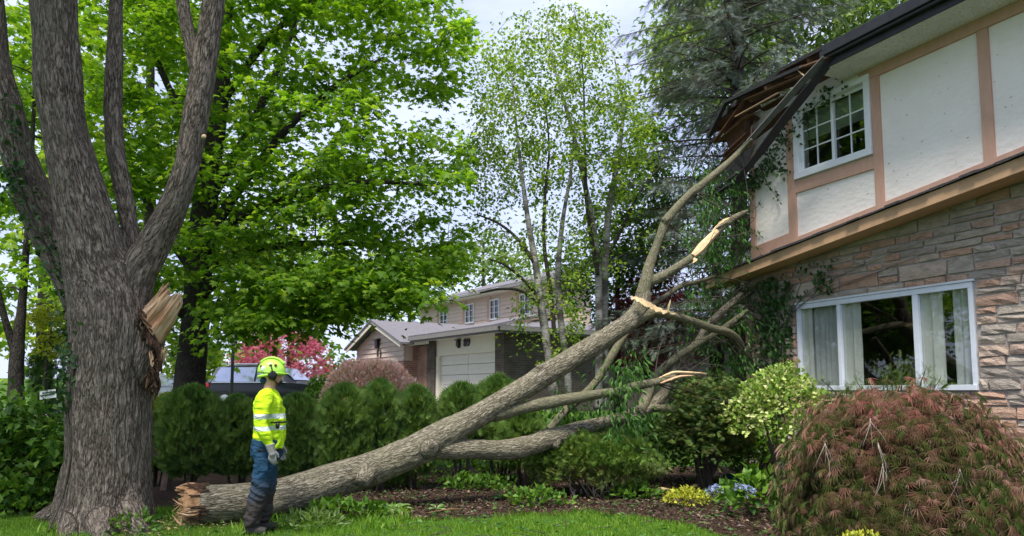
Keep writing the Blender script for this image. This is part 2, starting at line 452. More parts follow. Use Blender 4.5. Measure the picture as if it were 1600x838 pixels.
def barkmat(name, dark, mid, light, cell=(26, 26, 6), depth=.018, moss=None, fine=60, width=7.0):
    """interlaced ridges: the furrows are level lines of a stretched noise"""
    s = NT(name); a = s.attr('bark_co').outputs['Vector']
    n0 = s.noise(s.coord(cell, a), 1.0, 2.2, .55); n00 = s.noise(s.coord(tuple(q*1.9 for q in cell), a), 1.0, 2, .5)
    f0 = s.math('MINIMUM', s.math('MULTIPLY', s.math('ABSOLUTE', s.math('SUBTRACT', n0, .5)), width), 1.0)
    f1 = s.math('MINIMUM', s.math('MULTIPLY', s.math('ABSOLUTE', s.math('SUBTRACT', n00, .5)), width*1.1), 1.0)
    edge = s.math('ADD', s.math('MULTIPLY', f0, .62), s.math('MULTIPLY', f1, .38))
    n1 = s.noise(s.coord((fine, fine, fine*.3), a), 1, 4, .65)
    n2 = s.noise(a, 2.6, 5, .6)
    hgt = s.math('ADD', s.math('POWER', edge, .8), s.math('MULTIPLY', n1, .40))
    c = s.ramp([(.16, dark), (.5, mid), (.95, light)], s.math('ADD', s.math('MULTIPLY', edge, .70), s.math('MULTIPLY', n1, .35)))
    c = s.mix(s.ramp([(.38, (0, 0, 0)), (.68, (.65, .65, .65))], n2), c, s.mix(1.0, c, moss or light, 'SCREEN') if False else (moss or light))
    s.pbr(c, .92, s.bump(hgt, depth, 1.0), .15); return s.m
def simple(name, col, rough=.6, var=.15, scale=8, bump=0.0, bscale=60, spec=.35, metal=0.0, stretch=(1, 1, 1), **kw):
    s = NT(name); v = s.coord(stretch); n = s.noise(v, scale, 5, .6)
    lo = tuple(q*(1-var) for q in col); hi = tuple(min(1, q*(1+var)) for q in col)
    b = s.bump(s.noise(v, bscale, 4), bump, .8) if bump else None
    s.pbr(s.ramp([(.3, lo), (.7, hi)], n), rough, b, spec, metal, **kw); return s.m

M = {}
M['bark'] = barkmat('ash_bark', (.018, .0145, .011), (.148, .118, .092), (.32, .272, .22), (21, 21, 4.2), .032, (.16, .135, .11))
M['bark_log'] = barkmat('log_bark', (.034, .028, .019), (.20, .175, .128), (.38, .345, .265), (27, 27, 8), .022, (.20, .185, .12), 60, 7)
M['bark_dark'] = barkmat('maple_bark', (.012, .010, .008), (.045, .038, .032), (.09, .078, .065), (30, 30, 8), .02)
M['bark_twig'] = barkmat('twig_bark', (.02, .017, .013), (.06, .05, .04), (.11, .095, .075), (60, 60, 14), .006)
def birch():
    s = NT('birch_bark'); a = s.attr('bark_co').outputs['Vector']
    n = s.noise(s.coord((10, 10, 55), a), 1, 3, .6); n2 = s.noise(a, 4, 4)
    c = s.ramp([(.34, (.03, .026, .022)), (.44, (.34, .32, .29)), (.8, (.62, .60, .56))], n)
    c = s.mix(s.ramp([(.45, (0, 0, 0)), (.62, (.85, .85, .85))], n2), c, (.075, .065, .055))
    s.pbr(c, .8, s.bump(n, .006), .2); return s.m
M['birch'] = birch()
def torn_mat():
    s = NT('torn_wood'); a = s.attr('bark_co').outputs['Vector']; n = s.noise(s.coord((34, 34, 3.2), a), 1, 5, .65); n2 = s.noise(s.coord((7, 7, 3), a), 1, 4)
    c = s.ramp([(.28, (.17, .085, .045)), (.42, (.42, .26, .15)), (.56, (.56, .39, .255)), (.78, (.64, .50, .36))], n)
    c = s.mix(s.ramp([(.46, (0, 0, 0)), (.66, (.75, .75, .75))], n2), c, (.33, .15, .065))
    s.pbr(c, .9, s.bump(n, .02, 1), .12); return s.m
M['torn'] = torn_mat()
M['torn_rot'] = simple('rotten_torn_wood', (.30, .175, .09), .95, .55, 16, .02, 50, .1)
M['torn_pale'] = simple('split_sapwood', (.66, .48, .27), .85, .25, 14, .01, 40, .15)
M['limb'] = barkmat('limb_bark', (.05, .045, .028), (.155, .14, .092), (.25, .235, .16), (40, 40, 14), .008, (.13, .135, .075), 50, 9)
M['torn_dark'] = simple('rotten_wood', (.075, .045, .03), .95, .5, 12, .02, 40, .1)
M['maple_leaf'] = leafmat('maple_leaf', [(0, (.065, .155, .012)), (.45, (.135, .28, .016)), (.8, (.215, .37, .026)), (1, (.33, .46, .05))], .54, 1.45)
M['maple_leaf_far'] = leafmat('distant_maple_leaf', [(0, (.07, .15, .012)), (.5, (.15, .27, .02)), (1, (.30, .41, .05))], .5, 1.4)
M['birch_leaf'] = leafmat('birch_leaf', [(0, (.08, .17, .02)), (.5, (.17, .29, .035)), (1, (.32, .42, .075))], .5, 1.3)
M['ash_leaf'] = leafmat('ash_leaf', [(0, (.025, .085, .015)), (.5, (.055, .15, .025)), (1, (.11, .24, .045))], .35, 1.2)
M['drop_leaf'] = leafmat('drooping_leaf', [(0, (.07, .13, .03)), (.5, (.14, .23, .06)), (1, (.25, .34, .12))], .45, 1.2)
M['dark_leaf'] = leafmat('dark_green_leaf', [(0, (.018, .055, .012)), (.5, (.042, .105, .02)), (1, (.09, .18, .04))], .3, 1.1)  # leaves that are dark green in themselves
M['shrub_leaf'] = leafmat('shrub_leaf', [(0, (.03, .09, .010)), (.5, (.075, .175, .018)), (1, (.17, .30, .035))], .38, 1.3)
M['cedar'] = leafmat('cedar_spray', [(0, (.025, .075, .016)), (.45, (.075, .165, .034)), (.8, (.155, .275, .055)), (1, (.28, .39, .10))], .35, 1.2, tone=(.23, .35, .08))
M['yew'] = leafmat('yew_needle', [(0, (.03, .065, .014)), (.6, (.08, .145, .028)), (1, (.17, .25, .05))], .25, 1.1, tone=(.13, .07, .025))
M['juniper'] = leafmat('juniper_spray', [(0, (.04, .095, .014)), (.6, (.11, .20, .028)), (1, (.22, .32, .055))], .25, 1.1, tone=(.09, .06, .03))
M['spruce'] = leafmat('spruce_needle', [(0, (.07, .10, .08)), (.6, (.14, .185, .15)), (1, (.23, .29, .235))], .15, 1.0)
M['lace'] = leafmat('laceleaf', [(0, (.05, .10, .02)), (.42, (.12, .175, .04)), (.68, (.19, .155, .07)), (.86, (.30, .17, .12)), (1, (.50, .36, .28))], .35, 1.2, tone=(.50, .215, .195), tint=(1.05, .98, .92))
M['euon'] = leafmat('variegated_leaf', [(0, (.10, .20, .02)), (.5, (.24, .38, .05)), (.75, (.48, .56, .16)), (1, (.70, .72, .36))], .35, 1.1, tint=(1.05, .98, .92))
M['yellow'] = leafmat('golden_leaf', [(0, (.20, .27, .02)), (.5, (.40, .43, .03)), (1, (.62, .60, .08))], .3, 1.1)
M['yellow_green'] = leafmat('yellow_green_leaf', [(0, (.18, .24, .02)), (.6, (.36, .40, .03)), (1, (.52, .52, .07))], .4, 1.1)
M['pinkbush'] = leafmat('dappled_willow_leaf', [(0, (.32, .34, .14)), (.2, (.72, .50, .40)), (.7, (.84, .58, .53)), (1, (.86, .76, .70))], .45, 1.05, tint=(1.05, .98, .92))
M['redleaf'] = leafmat('red_maple_leaf', [(0, (.26, .03, .07)), (.5, (.56, .11, .19)), (1, (.78, .34, .42))], .4, 1.15, tint=(1.05, .98, .92))
M['purple'] = leafmat('purple_maple_leaf', [(0, (.045, .010, .014)), (.6, (.14, .022, .028)), (1, (.30, .07, .07))], .4, 1.2, tint=(1.05, .98, .92))
M['ivy'] = leafmat('ivy_leaf', [(0, (.015, .045, .012)), (.6, (.035, .09, .02)), (1, (.08, .15, .05))], .25, 1.1)
M['hosta'] = leafmat('hosta_leaf', [(0, (.07, .18, .03)), (.6, (.14, .27, .06)), (1, (.24, .36, .12))], .3, 1.1, tone=(.62, .68, .42))
M['grass'] = leafmat('grass_blade', [(0, (.08, .19, .015)), (.5, (.15, .30, .024)), (1, (.28, .42, .06))], .45, 1.3)
M['blue'] = leafmat('blue_petal', [(0, (.22, .30, .62)), (1, (.52, .58, .80))], .3, .9, tint=(1.05, .98, .92))
def ground_mat():
    s = NT('turf_soil'); v = s.coord(); n = s.noise(v, 1.2, 6, .6); n2 = s.noise(v, 30, 4)
    c = s.ramp([(.3, (.030, .065, .010)), (.55, (.055, .12, .016)), (.8, (.085, .15, .025))], s.math('ADD', s.math('MULTIPLY', n, .6), s.math('MULTIPLY', n2, .4)))
    s.pbr(c, .95, s.bump(n2, .03), .1); return s.m
M['ground'] = ground_mat()
def mulch_mat():
    s = NT('bark_mulch'); v = s.coord(); n = s.noise(v, 3, 5); e = s.vor(s.coord((38, 60, 40)), 1, 'F1')
    c = s.ramp([(.1, (.085, .052, .036)), (.5, (.05, .030, .021)), (.9, (.018, .011, .008))], e)
    c = s.mix(s.ramp([(.4, (0, 0, 0)), (.7, (.5, .5, .5))], n), c, (.10, .068, .05))
    s.pbr(c, .95, s.bump(e, .03), .1); return s.m
M['mulch'] = mulch_mat()
M['sawdust'] = leafmat('pale_wood_chip', [(0, (.30, .19, .10)), (1, (.62, .48, .30))], .02, 1)
M['fleck'] = leafmat('leaf_fleck', [(0, (.10, .085, .06)), (.6, (.22, .19, .14)), (1, (.34, .30, .24))], .02, 1)
M['chip'] = leafmat('mulch_chip', [(0, (.03, .017, .012)), (.6, (.09, .052, .036)), (.92, (.15, .10, .07)), (1, (.34, .24, .15))], .02, 1)
M['asphalt'] = simple('driveway_asphalt', (.17, .17, .18), .9, .2, 20, .004, 120)
M['road'] = simple('road_asphalt', (.30, .28, .29), .9, .12, 12, .004, 120)
M['concrete'] = simple('pavement_concrete', (.46, .43, .40), .9, .12, 10, .003, 90)
def stone_mat():
    s = NT('ledge_stone'); r = s.n('ObjectInfo').outputs['Random']; v = s.coord((1, 1, 1.6))
    base = s.ramp([(0, (.27, .235, .20)), (.2, (.37, .32, .265)), (.38, (.31, .265, .22)), (.54, (.40, .34, .28)), (.68, (.35, .23, .17)), (.84, (.39, .245, .175)), (1, (.27, .23, .20))], r)
    n = s.noise(v, 7, 6, .65); n2 = s.noise(v, 45, 5, .6); n3 = s.noise(s.coord((2, 2, 14)), 3, 3)
    c = s.mix(1.0, base, s.ramp([(.25, (.8, .8, .8)), (.5, (1.25, 1.25, 1.25)), (.78, (1.5, 1.46, 1.4))], n), 'MULTIPLY')
    c = s.mix(s.ramp([(.55, (0, 0, 0)), (.75, (.45, .45, .45))], n3), c, (.17, .15, .135))
    s.pbr(c, .9, s.bump(s.math('ADD', n, s.math('MULTIPLY', n2, .5)), .03, 1), .2); return s.m
M['stone'] = stone_mat()
M['mortar'] = simple('mortar', (.36, .33, .30), .95, .2, 25, .004, 90)
def stucco_mat():
    s = NT('cream_stucco'); v = s.coord(); n = s.noise(v, 1.6, 6, .6); n2 = s.noise(v, 70, 5, .7); sp = s.vor(s.coord((9, 9, 15)), 1, 'F1')
    c = s.ramp([(.3, (.78, .715, .645)), (.7, (.84, .785, .72))], n)
    sk = s.noise(s.coord((16, 16, 7)), 1, 4, .7)
    c = s.mix(s.ramp([(.64, (0, 0, 0)), (.75, (.3, .3, .3))], sk), c, (.40, .38, .35))
    s.pbr(c, .92, s.bump(s.math('ADD', n2, s.math('MULTIPLY', sp, .6)), .010, .7), .2); return s.m
M['stucco'] = stucco_mat()
def soffit_mat():
    s = NT('speckled_soffit'); v = s.coord(); n = s.noise(v, 34, 5, .75); n2 = s.noise(v, 3, 4)
    c = s.ramp([(.34, (.30, .29, .29)), (.44, (.72, .71, .70)), (.65, (.82, .81, .80))], n)
    c = s.mix(s.ramp([(.4, (0, 0, 0)), (.8, (.3, .3, .3))], n2), c, (.3, .29, .28))
    s.pbr(c, .92, s.bump(n, .01), .2); return s.m
M['soffit'] = soffit_mat()
M['trim'] = simple('salmon_trim', (.50, .30, .215), .7, .08, 12, .002, 40, stretch=(1, 1, .3))
M['fascia_tan'] = simple('tan_fascia', (.44, .275, .155), .65, .1, 9, .002, 40)
M['metal_dark'] = simple('black_gutter', (.022, .023, .028), .45, .3, 8)
M['gutter_grey'] = simple('grey_gutter', (.20, .19, .18), .5, .1, 6)
M['felt'] = simple('roofing_felt', (.022, .022, .024), .9, .4, 20, .01, 50)
M['shingle'] = simple('grey_shingle', (.165, .155, .172), .95, .25, 14, .02, 60)
M['shingle_dark'] = simple('dark_shingle', (.05, .047, .048), .95, .3, 20, .02, 50)
M['plywood'] = simple('broken_plywood', (.10, .048, .026), .85, .4, 9, .004, 40, stretch=(1, 1, 1))
M['lumber'] = simple('old_lumber', (.16, .085, .045), .85, .3, 12, .004, 50)
M['grey_board'] = simple('grey_weathered_board', (.135, .13, .13), .85, .3, 14, .004, 60)
M['white'] = simple('white_frame', (.72, .73, .74), .45, .05, 10)
M['white_alu'] = simple('pale_aluminium', (.60, .64, .70), .4, .06, 10)
M['blind'] = simple('blind_slat', (.50, .52, .54), .7, .1, 10)
M['curtain'] = simple('cream_curtain', (.62, .59, .53), .9, .05, 6)
M['sheer'] = simple('sheer_curtain', (.46, .45, .43), .95, .08, 6)
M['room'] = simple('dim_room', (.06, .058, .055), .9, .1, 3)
def glass():
    s = NT('window_glass'); f = s.n('LayerWeight'); f.inputs[0].default_value = .5
    t = s.n('BsdfTransparent'); t.inputs[0].default_value = (.90, .93, .92, 1)
    g = s.n('BsdfGlossy'); g.inputs['Roughness'].default_value = .01; g.inputs[0].default_value = (1, 1, 1, 1)
    m = s.n('MixShader'); s.l(s.math('ADD', s.math('MULTIPLY', s.math('POWER', f.outputs['Facing'], 4.0), .85), .055), m.inputs[0])
    s.l(t.outputs[0], m.inputs[1]); s.l(g.outputs[0], m.inputs[2]); s.l(m.outputs[0], s.o.inputs[0]); return s.m
M['glass'] = glass()
M['glass_dark'] = simple('tinted_glass', (.02, .024, .03), .05, .1, 3, spec=.9)
def brickmat(name, a, b, mortar):
    s = NT(name); at = s.attr('bark_co').outputs['Vector']
    q = s.n('TexBrick'); q.inputs['Scale'].default_value = 1; q.inputs['Color1'].default_value = (*a, 1); q.inputs['Color2'].default_value = (*b, 1)
    q.inputs['Mortar'].default_value = (*mortar, 1); q.inputs['Mortar Size'].default_value = .008; q.inputs['Brick Width'].default_value = .23; q.inputs['Row Height'].default_value = .08
    s.l(at, q.inputs['Vector']); n = s.noise(at, 2.2, 5)
    c = s.mix(1.0, q.outputs['Color'], s.ramp([(.3, (.75, .75, .75)), (.7, (1.15, 1.15, 1.15))], n), 'MULTIPLY')
    s.pbr(c, .9, s.bump(q.outputs['Fac'], -.01), .2); return s.m
M['brick_red'] = brickmat('red_brick', (.44, .225, .165), (.34, .165, .125), (.42, .36, .32))
M['brick_brown'] = brickmat('brown_brick', (.135, .105, .085), (.09, .072, .06), (.15, .135, .12))
M['siding'] = simple('pinkish_siding', (.60, .47, .40), .6, .05, 6)
M['cream_panel'] = simple('cream_panel', (.74, .69, .58), .6, .05, 6)
M['door_panel'] = simple('beige_door', (.74, .70, .64), .55, .05, 8)
M['black'] = simple('black_plastic', (.014, .014, .016), .35, .3, 8)
M['fence'] = simple('weathered_wood', (.14, .10, .075), .9, .4, 14, .006, 50, stretch=(1, 1, .3))
M['hose'] = simple('green_hose', (.012, .05, .055), .4, .2, 8)
M['car_black'] = simple('black_car_paint', (.010, .011, .015), .3, .1, 4, spec=.4, Coat_Weight=.25)
M['car_silver'] = simple('silver_car_paint', (.42, .44, .48), .3, .05, 4, metal=.6)
M['chrome'] = simple('bright_trim', (.62, .64, .68), .25, .05, 4, metal=.8)
M['red_lens'] = simple('tail_lens', (.45, .02, .015), .2, .1, 4, spec=.6)
M['car_glass'] = simple('car_glass', (.42, .46, .58), .06, .1, 3, spec=.9, metal=.7)  # pale metallic base stands for sky reflected in the panes
M['tyre'] = simple('tyre_rubber', (.016, .016, .017), .85, .2, 20)
M['pole'] = simple('painted_pole', (.03, .045, .05), .5, .15, 8)
M['skin'] = simple('skin', (.52, .30, .215), .55, .06, 14)
M['glove'] = simple('grey_glove', (.30, .29, .28), .9, .2, 30, .003, 90)
M['boot'] = simple('leather_boot', (.035, .03, .028), .7, .3, 20, .004, 60)
M['helmet'] = simple('neon_helmet', (.46, .80, .09), .35, .06, 5, spec=.5)
M['helmet_pale'] = simple('helmet_sticker', (.72, .80, .62), .4, .06, 12)
M['lens_dark'] = simple('dark_glasses', (.012, .012, .014), .12, .1, 4, spec=.7)
M['rust'] = simple('brown_vent', (.20, .05, .03), .5, .1, 8)
def cloth(name, base, band=None, dirt=None):
    s = NT(name); v = s.coord(); z = s.n('SeparateXYZ'); s.l(s.n('TexCoord').outputs['Object'], z.inputs[0])
    n = s.noise(v, 6, 4); w = s.n('TexNoise'); w.inputs['Scale'].default_value = 9; w.inputs['Detail'].default_value = 3; w.inputs['Distortion'].default_value = 1.2
    s.l(s.coord((1, 1, 1.8)), w.inputs['Vector'])
    c = s.ramp([(.3, tuple(q*.82 for q in base)), (.7, tuple(q*1.12 for q in base))], n)
    if band: c = s.mix(s.ramp([(.56, (0, 0, 0)), (.72, (.55, .55, .55))], s.noise(s.coord((1, 1, .8)), 5.5, 6, .7)), c, tuple(q*.45+.02 for q in base))
    for lo, hi, col in (band or ()):
        f = s.math('MULTIPLY', s.math('GREATER_THAN', z.outputs[2], lo), s.math('LESS_THAN', z.outputs[2], hi)); c = s.mix(f, c, col)
    if dirt:
        zz = s.math('ADD', z.outputs[2], s.math('MULTIPLY', s.noise(v, 5, 4), .3)); mr = s.n('MapRange'); s.l(zz, mr.inputs[0])
        mr.inputs[1].default_value = dirt[0]; mr.inputs[2].default_value = dirt[1]; mr.inputs[3].default_value = 1; mr.inputs[4].default_value = 0
        c = s.mix(mr.outputs[0], c, dirt[2])
    s.pbr(c, .85, s.bump(s.math('ADD', w.outputs['Fac'], s.math('MULTIPLY', n, .3)), .03, .9), .2); return s.m
M['shirt'] = cloth('hi_vis_cloth', (.58, .86, .02), [(1.205, 1.255, (.62, .68, .62)), (1.085, 1.13, (.62, .68, .62))])
M['trouser'] = cloth('navy_work_cloth', (.018, .060, .115), None, (.50, .78, (.045, .038, .036)))

# ================================================================== ground
def axis(a, b, lo, hi, step, far):
    fine = np.arange(lo, hi+step*.5, step); o1 = lo-np.geomspace(step, lo-a, far)[::-1]; o2 = hi+np.geomspace(step, b-hi, far)
    return np.concatenate([o1, fine, o2])
gx = axis(-700, 700, -26, 22, .5, 26); gy = axis(-60, 900, -4, 44, .5, 26)
def sheet(name, xs, ys, dz, mat, kind='structure', keep=None):
    Xg, Yg = np.meshgrid(xs, ys); Z = ground_z(Xg, Yg)+dz
    V = np.stack([Xg, Yg, Z], -1).reshape(-1, 3); nx = len(xs)
    i = np.arange(len(ys)-1)[:, None]*nx; j = np.arange(nx-1)[None]
    F = np.stack([i+j, i+j+1, i+nx+j+1, i+nx+j], -1).reshape(-1, 4)
    if keep is not None: F = F[keep(V[F].mean(1))]
    return mesh(name, V, F, mat, smooth=True, kind=kind)
sheet('ground', gx, gy, 0, M['ground'])
# lawn edge as the photograph shows it, in ground metres
LAWN = [(-9, 9.0), (-5.2, 9.1), (-4.4, 9.5), (-3.2, 9.35), (-2.4, 9.0), (-1.6, 8.85), (-1.0, 8.75), (-.2, 8.95), (.4, 9.1), (1.0, 9.15), (1.5, 8.9), (1.9, 8.4), (2.2, 7.7), (2.35, 6.8), (2.5, 5), (2.6, 1)]
def lawn_y(x):
    q = np.array([p for p in LAWN if p[1] >= 7.6]); return np.interp(x, q[:, 0], q[:, 1])
mp_ = [p for p in LAWN]
edge = spline(np.array([list(p)+[0] for p in mp_]), step=.12)[:, :2]
edge = edge+np.column_stack([np.zeros(len(edge)), .05*np.sin(edge[:, 0]*9)+.03*np.sin(edge[:, 0]*23)])
far = edge.copy(); far[:, 1] = 14.5; far[edge[:, 1] < 7.6, 0] = 9; far[edge[:, 1] < 7.6, 1] = np.linspace(14, 1, (edge[:, 1] < 7.6).sum())
k = 14; tt = np.linspace(0, 1, k)[None, :, None]; tt = tt**1.5
mv = edge[:, None]*(1-tt)+far[:, None]*tt
Z = ground_z(mv[..., 0], mv[..., 1])+.006+.05*np.sin(np.clip(tt[..., 0]*6, 0, math.pi/2))*(.6+.4*vnoise(np.stack([mv[..., 0]*1.5, mv[..., 1]*1.5, mv[..., 0]*0], -1)))
MV = np.concatenate([mv, Z[..., None]], -1).reshape(-1, 3); i = np.arange(len(edge)-1)[:, None]*k; j = np.arange(k-1)[None]
mesh('mulch_bed', MV, np.stack([i+j, i+k+j, i+k+j+1, i+j+1], -1).reshape(-1, 4), M['mulch'], smooth=True, kind='structure')
# chips lying on the bed
n = 26000; cx = rng.uniform(-3.6, 4.5, n); cy = rng.uniform(7.7, 13.6, n)**1
ok = (cy > lawn_y(cx)-.12*rng.random(n)) & (rng.random(n) < np.clip(1.6-(cy-8)/6, .25, 1)); cx, cy = cx[ok], cy[ok]; n = len(cx)
D = rdir(n, 0, 1); D[:, 2] *= .25; N = rdir(n, 1.2, .6)
leaves('mulch_chips', np.column_stack([cx, cy, ground_z(cx, cy)+.05+.02*rng.random(n)]), D, N, .03+.05*rng.random(n)**2, t_diamond(.2), M['chip'])
# shredded leaf litter from the fall
n = 2400; cx = rng.uniform(-4.6, 4.2, n); cy = rng.uniform(7.3, 12.5, n)
leaves('leaf_litter', np.column_stack([cx, cy, np.full(n, .075)]), rdir(n)*np.array((1, 1, .15)), rdir(n, 1.5, .5), .03+.05*rng.random(n), OVAL, M['ash_leaf'])
# twigs, bark crumbs and sawdust knocked down by the fall
tw = []
for q in range(170):
    x, y = random.uniform(-4.4, 2.2), random.uniform(7.4, 10.6); a = random.random()*6.283; l = random.uniform(.05, .34); z = .045 if y < float(lawn_y(x)) else .075
    A = np.array((x, y, z)); B = A+np.array((math.cos(a)*l, math.sin(a)*l, random.uniform(-.01, .03))); r = random.uniform(.002, .006); tw.append(tube(np.array([list(A)+[r], list((A+B)/2+rng.normal(size=3)*.03*l+np.array((0, 0, .008)))+[r*.8], list(B)+[r*.4]]), 4, n=2, rough=.2))
wood('fallen_twigs', tw, M['bark_twig'], None, kind='stuff')
n = 420; cx = rng.normal(-3.85, .35, n); cy = rng.normal(8.25, .28, n)
leaves('wood_chips', np.column_stack([cx, cy, np.full(n, .03)+.03*rng.random(n)]), rdir(n)*np.array((1, 1, .3)), rdir(n, 1.5, .6), .02+.06*rng.random(n)**3, t_diamond(.16), M['sawdust'])
# grass
n = 120000; cx = rng.uniform(-7.5, 2.6, n); cy = rng.uniform(5.2, 9.7, n); ok = cy < lawn_y(cx)+.12*rng.random(n); ok &= ~((cx > 1.9) & (cy < 7.7) & (cx > 2.2+.1*rng.random(n)))
cx, cy = cx[ok], cy[ok]; n = len(cx); tuft = vnoise(np.column_stack([cx*2.2, cy*2.2, cx*0]))
D = rdir(n, 2.2, .75); leaves('grass', np.column_stack([cx, cy, np.zeros(n)-.005]), D, rdir(n, 0, 1), (.035+.045*rng.random(n))*(1+.45*tuft), (np.array([(-.045, 0, 0), (.045, 0, 0), (.03, .6, -.06), (0, 1, -.22)], float), np.array([[0, 1, 2], [0, 2, 3]])), M['grass'])
# longer grass and weeds along the log and round the man's boots
n = 7000; cx = rng.uniform(-4.9, -1.2, n); cy = rng.uniform(7.7, 9.3, n); keep = (fbm(np.column_stack([cx*3, cy*3, cx*0]), 2) > .1) & ~((cx < -2.9) & (cx > -3.9)); cx, cy = cx[keep], cy[keep]; n = len(cx)
leaves('long_grass', np.column_stack([cx, cy, np.zeros(n)]), rdir(n, 1.6, .8), rdir(n, 0, 1), (.06+.10*rng.random(n)), (np.array([(-.03, 0, 0), (.03, 0, 0), (.025, .6, -.08), (0, 1, -.35)], float), np.array([[0, 1, 2], [0, 2, 3]])), M['grass'])
sheet('driveway', np.arange(-13, .6, .5), np.arange(22.5, 34, .5), .03, M['asphalt'])
sheet('sidewalk', np.arange(-26, -4, .5), np.arange(19.2, 20.8, .4), .03, M['concrete'])
sheet('road', np.arange(-80, -14, 1.0), np.arange(26, 38, 1.0), .02, M['road'])

# ================================================================== the house on the right
house = thing('stucco_house', 'two storey house with cream stucco, salmon timbers, ledge stone and torn roof corner', 'house', H(0, 0, 0))
def hpart(name, parts, mat, bev=0.0, parent=None, smooth=False):
    V, F, c = join(parts); o = mesh(name, V, F, mat, parent or house, smooth)
    if bev: bevel(o, bev)
    return o
T1 = 9.0
def slope(t): return 3.46+.121*(t+.48)           # top of the tan fascia
# lower wall (mortar behind the stones) round the picture window
LW = (1.12, 3.99, 1.50, 2.86); UW = (1.24, 2.69, 4.87, 6.07)
hpart('stone_wall_backing', [hbox(0, LW[0], -.25, 0, -.3, slope(0)-.002, None, slope(LW[0])-.002), hbox(LW[1], T1, -.25, 0, -.3, slope(LW[1])-.002, None, slope(T1)-.002), hbox(LW[0], LW[1], -.25, 0, -.3, LW[2]), hbox(LW[0], LW[1], -.25, 0, LW[3], slope(LW[0])-.002, None, slope(LW[1])-.002)], M['mortar'])
hpart('stucco_wall', [hbox(.2, UW[0], -.25, .03, slope(.2), 6.3, slope(UW[0]), 6.3), hbox(UW[1], T1, -.25, .03, slope(UW[1]), 6.3, slope(T1), 6.3), hbox(UW[0], UW[1], -.25, .03, slope(UW[0]), UW[2], slope(UW[1]), UW[2]), hbox(UW[0], UW[1], -.25, .03, UW[3], 6.3)], M['stucco'])
hpart('end_wall', [box8([H(0.0, -.3, -.252), H(.2, -.3, -.252), H(.2, -.3, -8), H(0.0, -.3, -8), H(0.0, 6.1, -.252), H(.2, 6.1, -.252), H(.2, 6.1, -8), H(0.0, 6.1, -8)])], M['stucco'])
# rooms behind the two windows
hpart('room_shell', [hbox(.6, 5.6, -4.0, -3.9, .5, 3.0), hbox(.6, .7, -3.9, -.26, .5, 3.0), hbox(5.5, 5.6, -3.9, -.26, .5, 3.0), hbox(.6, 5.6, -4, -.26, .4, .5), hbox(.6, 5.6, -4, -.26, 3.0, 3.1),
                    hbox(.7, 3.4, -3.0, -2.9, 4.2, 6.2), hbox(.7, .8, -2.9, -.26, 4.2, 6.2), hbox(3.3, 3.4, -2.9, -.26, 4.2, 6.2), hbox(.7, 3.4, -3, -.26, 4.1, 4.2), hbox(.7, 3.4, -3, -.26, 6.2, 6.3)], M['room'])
# timbers, each its own board standing proud of the stucco
def board(t0, t1, z0, z1, o1=.062, z0b=None, z1b=None): return hpart('timber', [hbox(t0, t1, .02, o1, z0, z1, z0b, z1b)], M['trim'], .004)
board(.19, .30, slope(.19)+.06, 6.10)
board(1.06, 1.225, slope(1.06)+.06, 6.05, .064)
board(2.695, 2.83, slope(2.695)+.06, 5.985, .064)
board(4.25, 4.39, slope(4.25)+.06, 5.985, .064)
board(5.9, 6.05, slope(5.9)+.06, 5.985, .064); board(7.5, 7.65, slope(7.5)+.06, 5.985, .064)
board(1.225, 2.695, 4.66, 4.85, .060)
board(.30, 1.06, 3.55, slope(.68)+.36, .060, 3.55, slope(1.06)+.40)
hpart('base_timber', [hbox(.19, T1, .021, .058, slope(.19)-.1, slope(.19)+.28, slope(T1)-.1, slope(T1)+.28)], M['trim'], .003)
hpart('head_timber', [hbox(2.5, T1, .02, .066, 5.988, 6.14)], M['trim'], .003)
# pent roof over the stone wall: tan fascia, dark shingles, soffit
hpart('pent_fascia', [hbox(-.48, T1, .47, .50, slope(-.48)-.165, slope(-.48), slope(T1)-.165, slope(T1))], M['fascia_tan'], .004)
hpart('pent_soffit', [box8([H(-.48, slope(-.48)-.13, .068), H(-.48, slope(-.48)-.15, .468), H(T1, slope(T1)-.15, .468), H(T1, slope(T1)-.13, .068), H(-.48, slope(-.48)-.11, .068), H(-.48, slope(-.48)-.13, .468), H(T1, slope(T1)-.13, .468), H(T1, slope(T1)-.11, .068)])], M['fascia_tan'])
k = 46
for q in range(k):
    a, b = -.5+(T1+.5)*q/k, -.5+(T1+.5)*(q+1)/k-.006; l = random.uniform(.53, .56); th = .022+random.uniform(0, .012)
    V = [H(a, slope(a)+.004, l), H(b, slope(b)+.004, l), H(b, slope(b)+.13, .066), H(a, slope(a)+.13, .066)]
    if q > 26: continue
    hpart('shingle', [box8(V+[p+np.array((0, 0, th)) for p in V])], M['shingle_dark'])
hpart('pent_roof_deck', [box8([H(-.48, slope(-.48)+.002, .5), H(T1, slope(T1)+.002, .5), H(T1, slope(T1)+.12, .068), H(-.48, slope(-.48)+.12, .068), H(-.48, slope(-.48)+.003, .5), H(T1, slope(T1)+.003, .5), H(T1, slope(T1)+.125, .068), H(-.48, slope(-.48)+.125, .068)])], M['shingle_dark'])
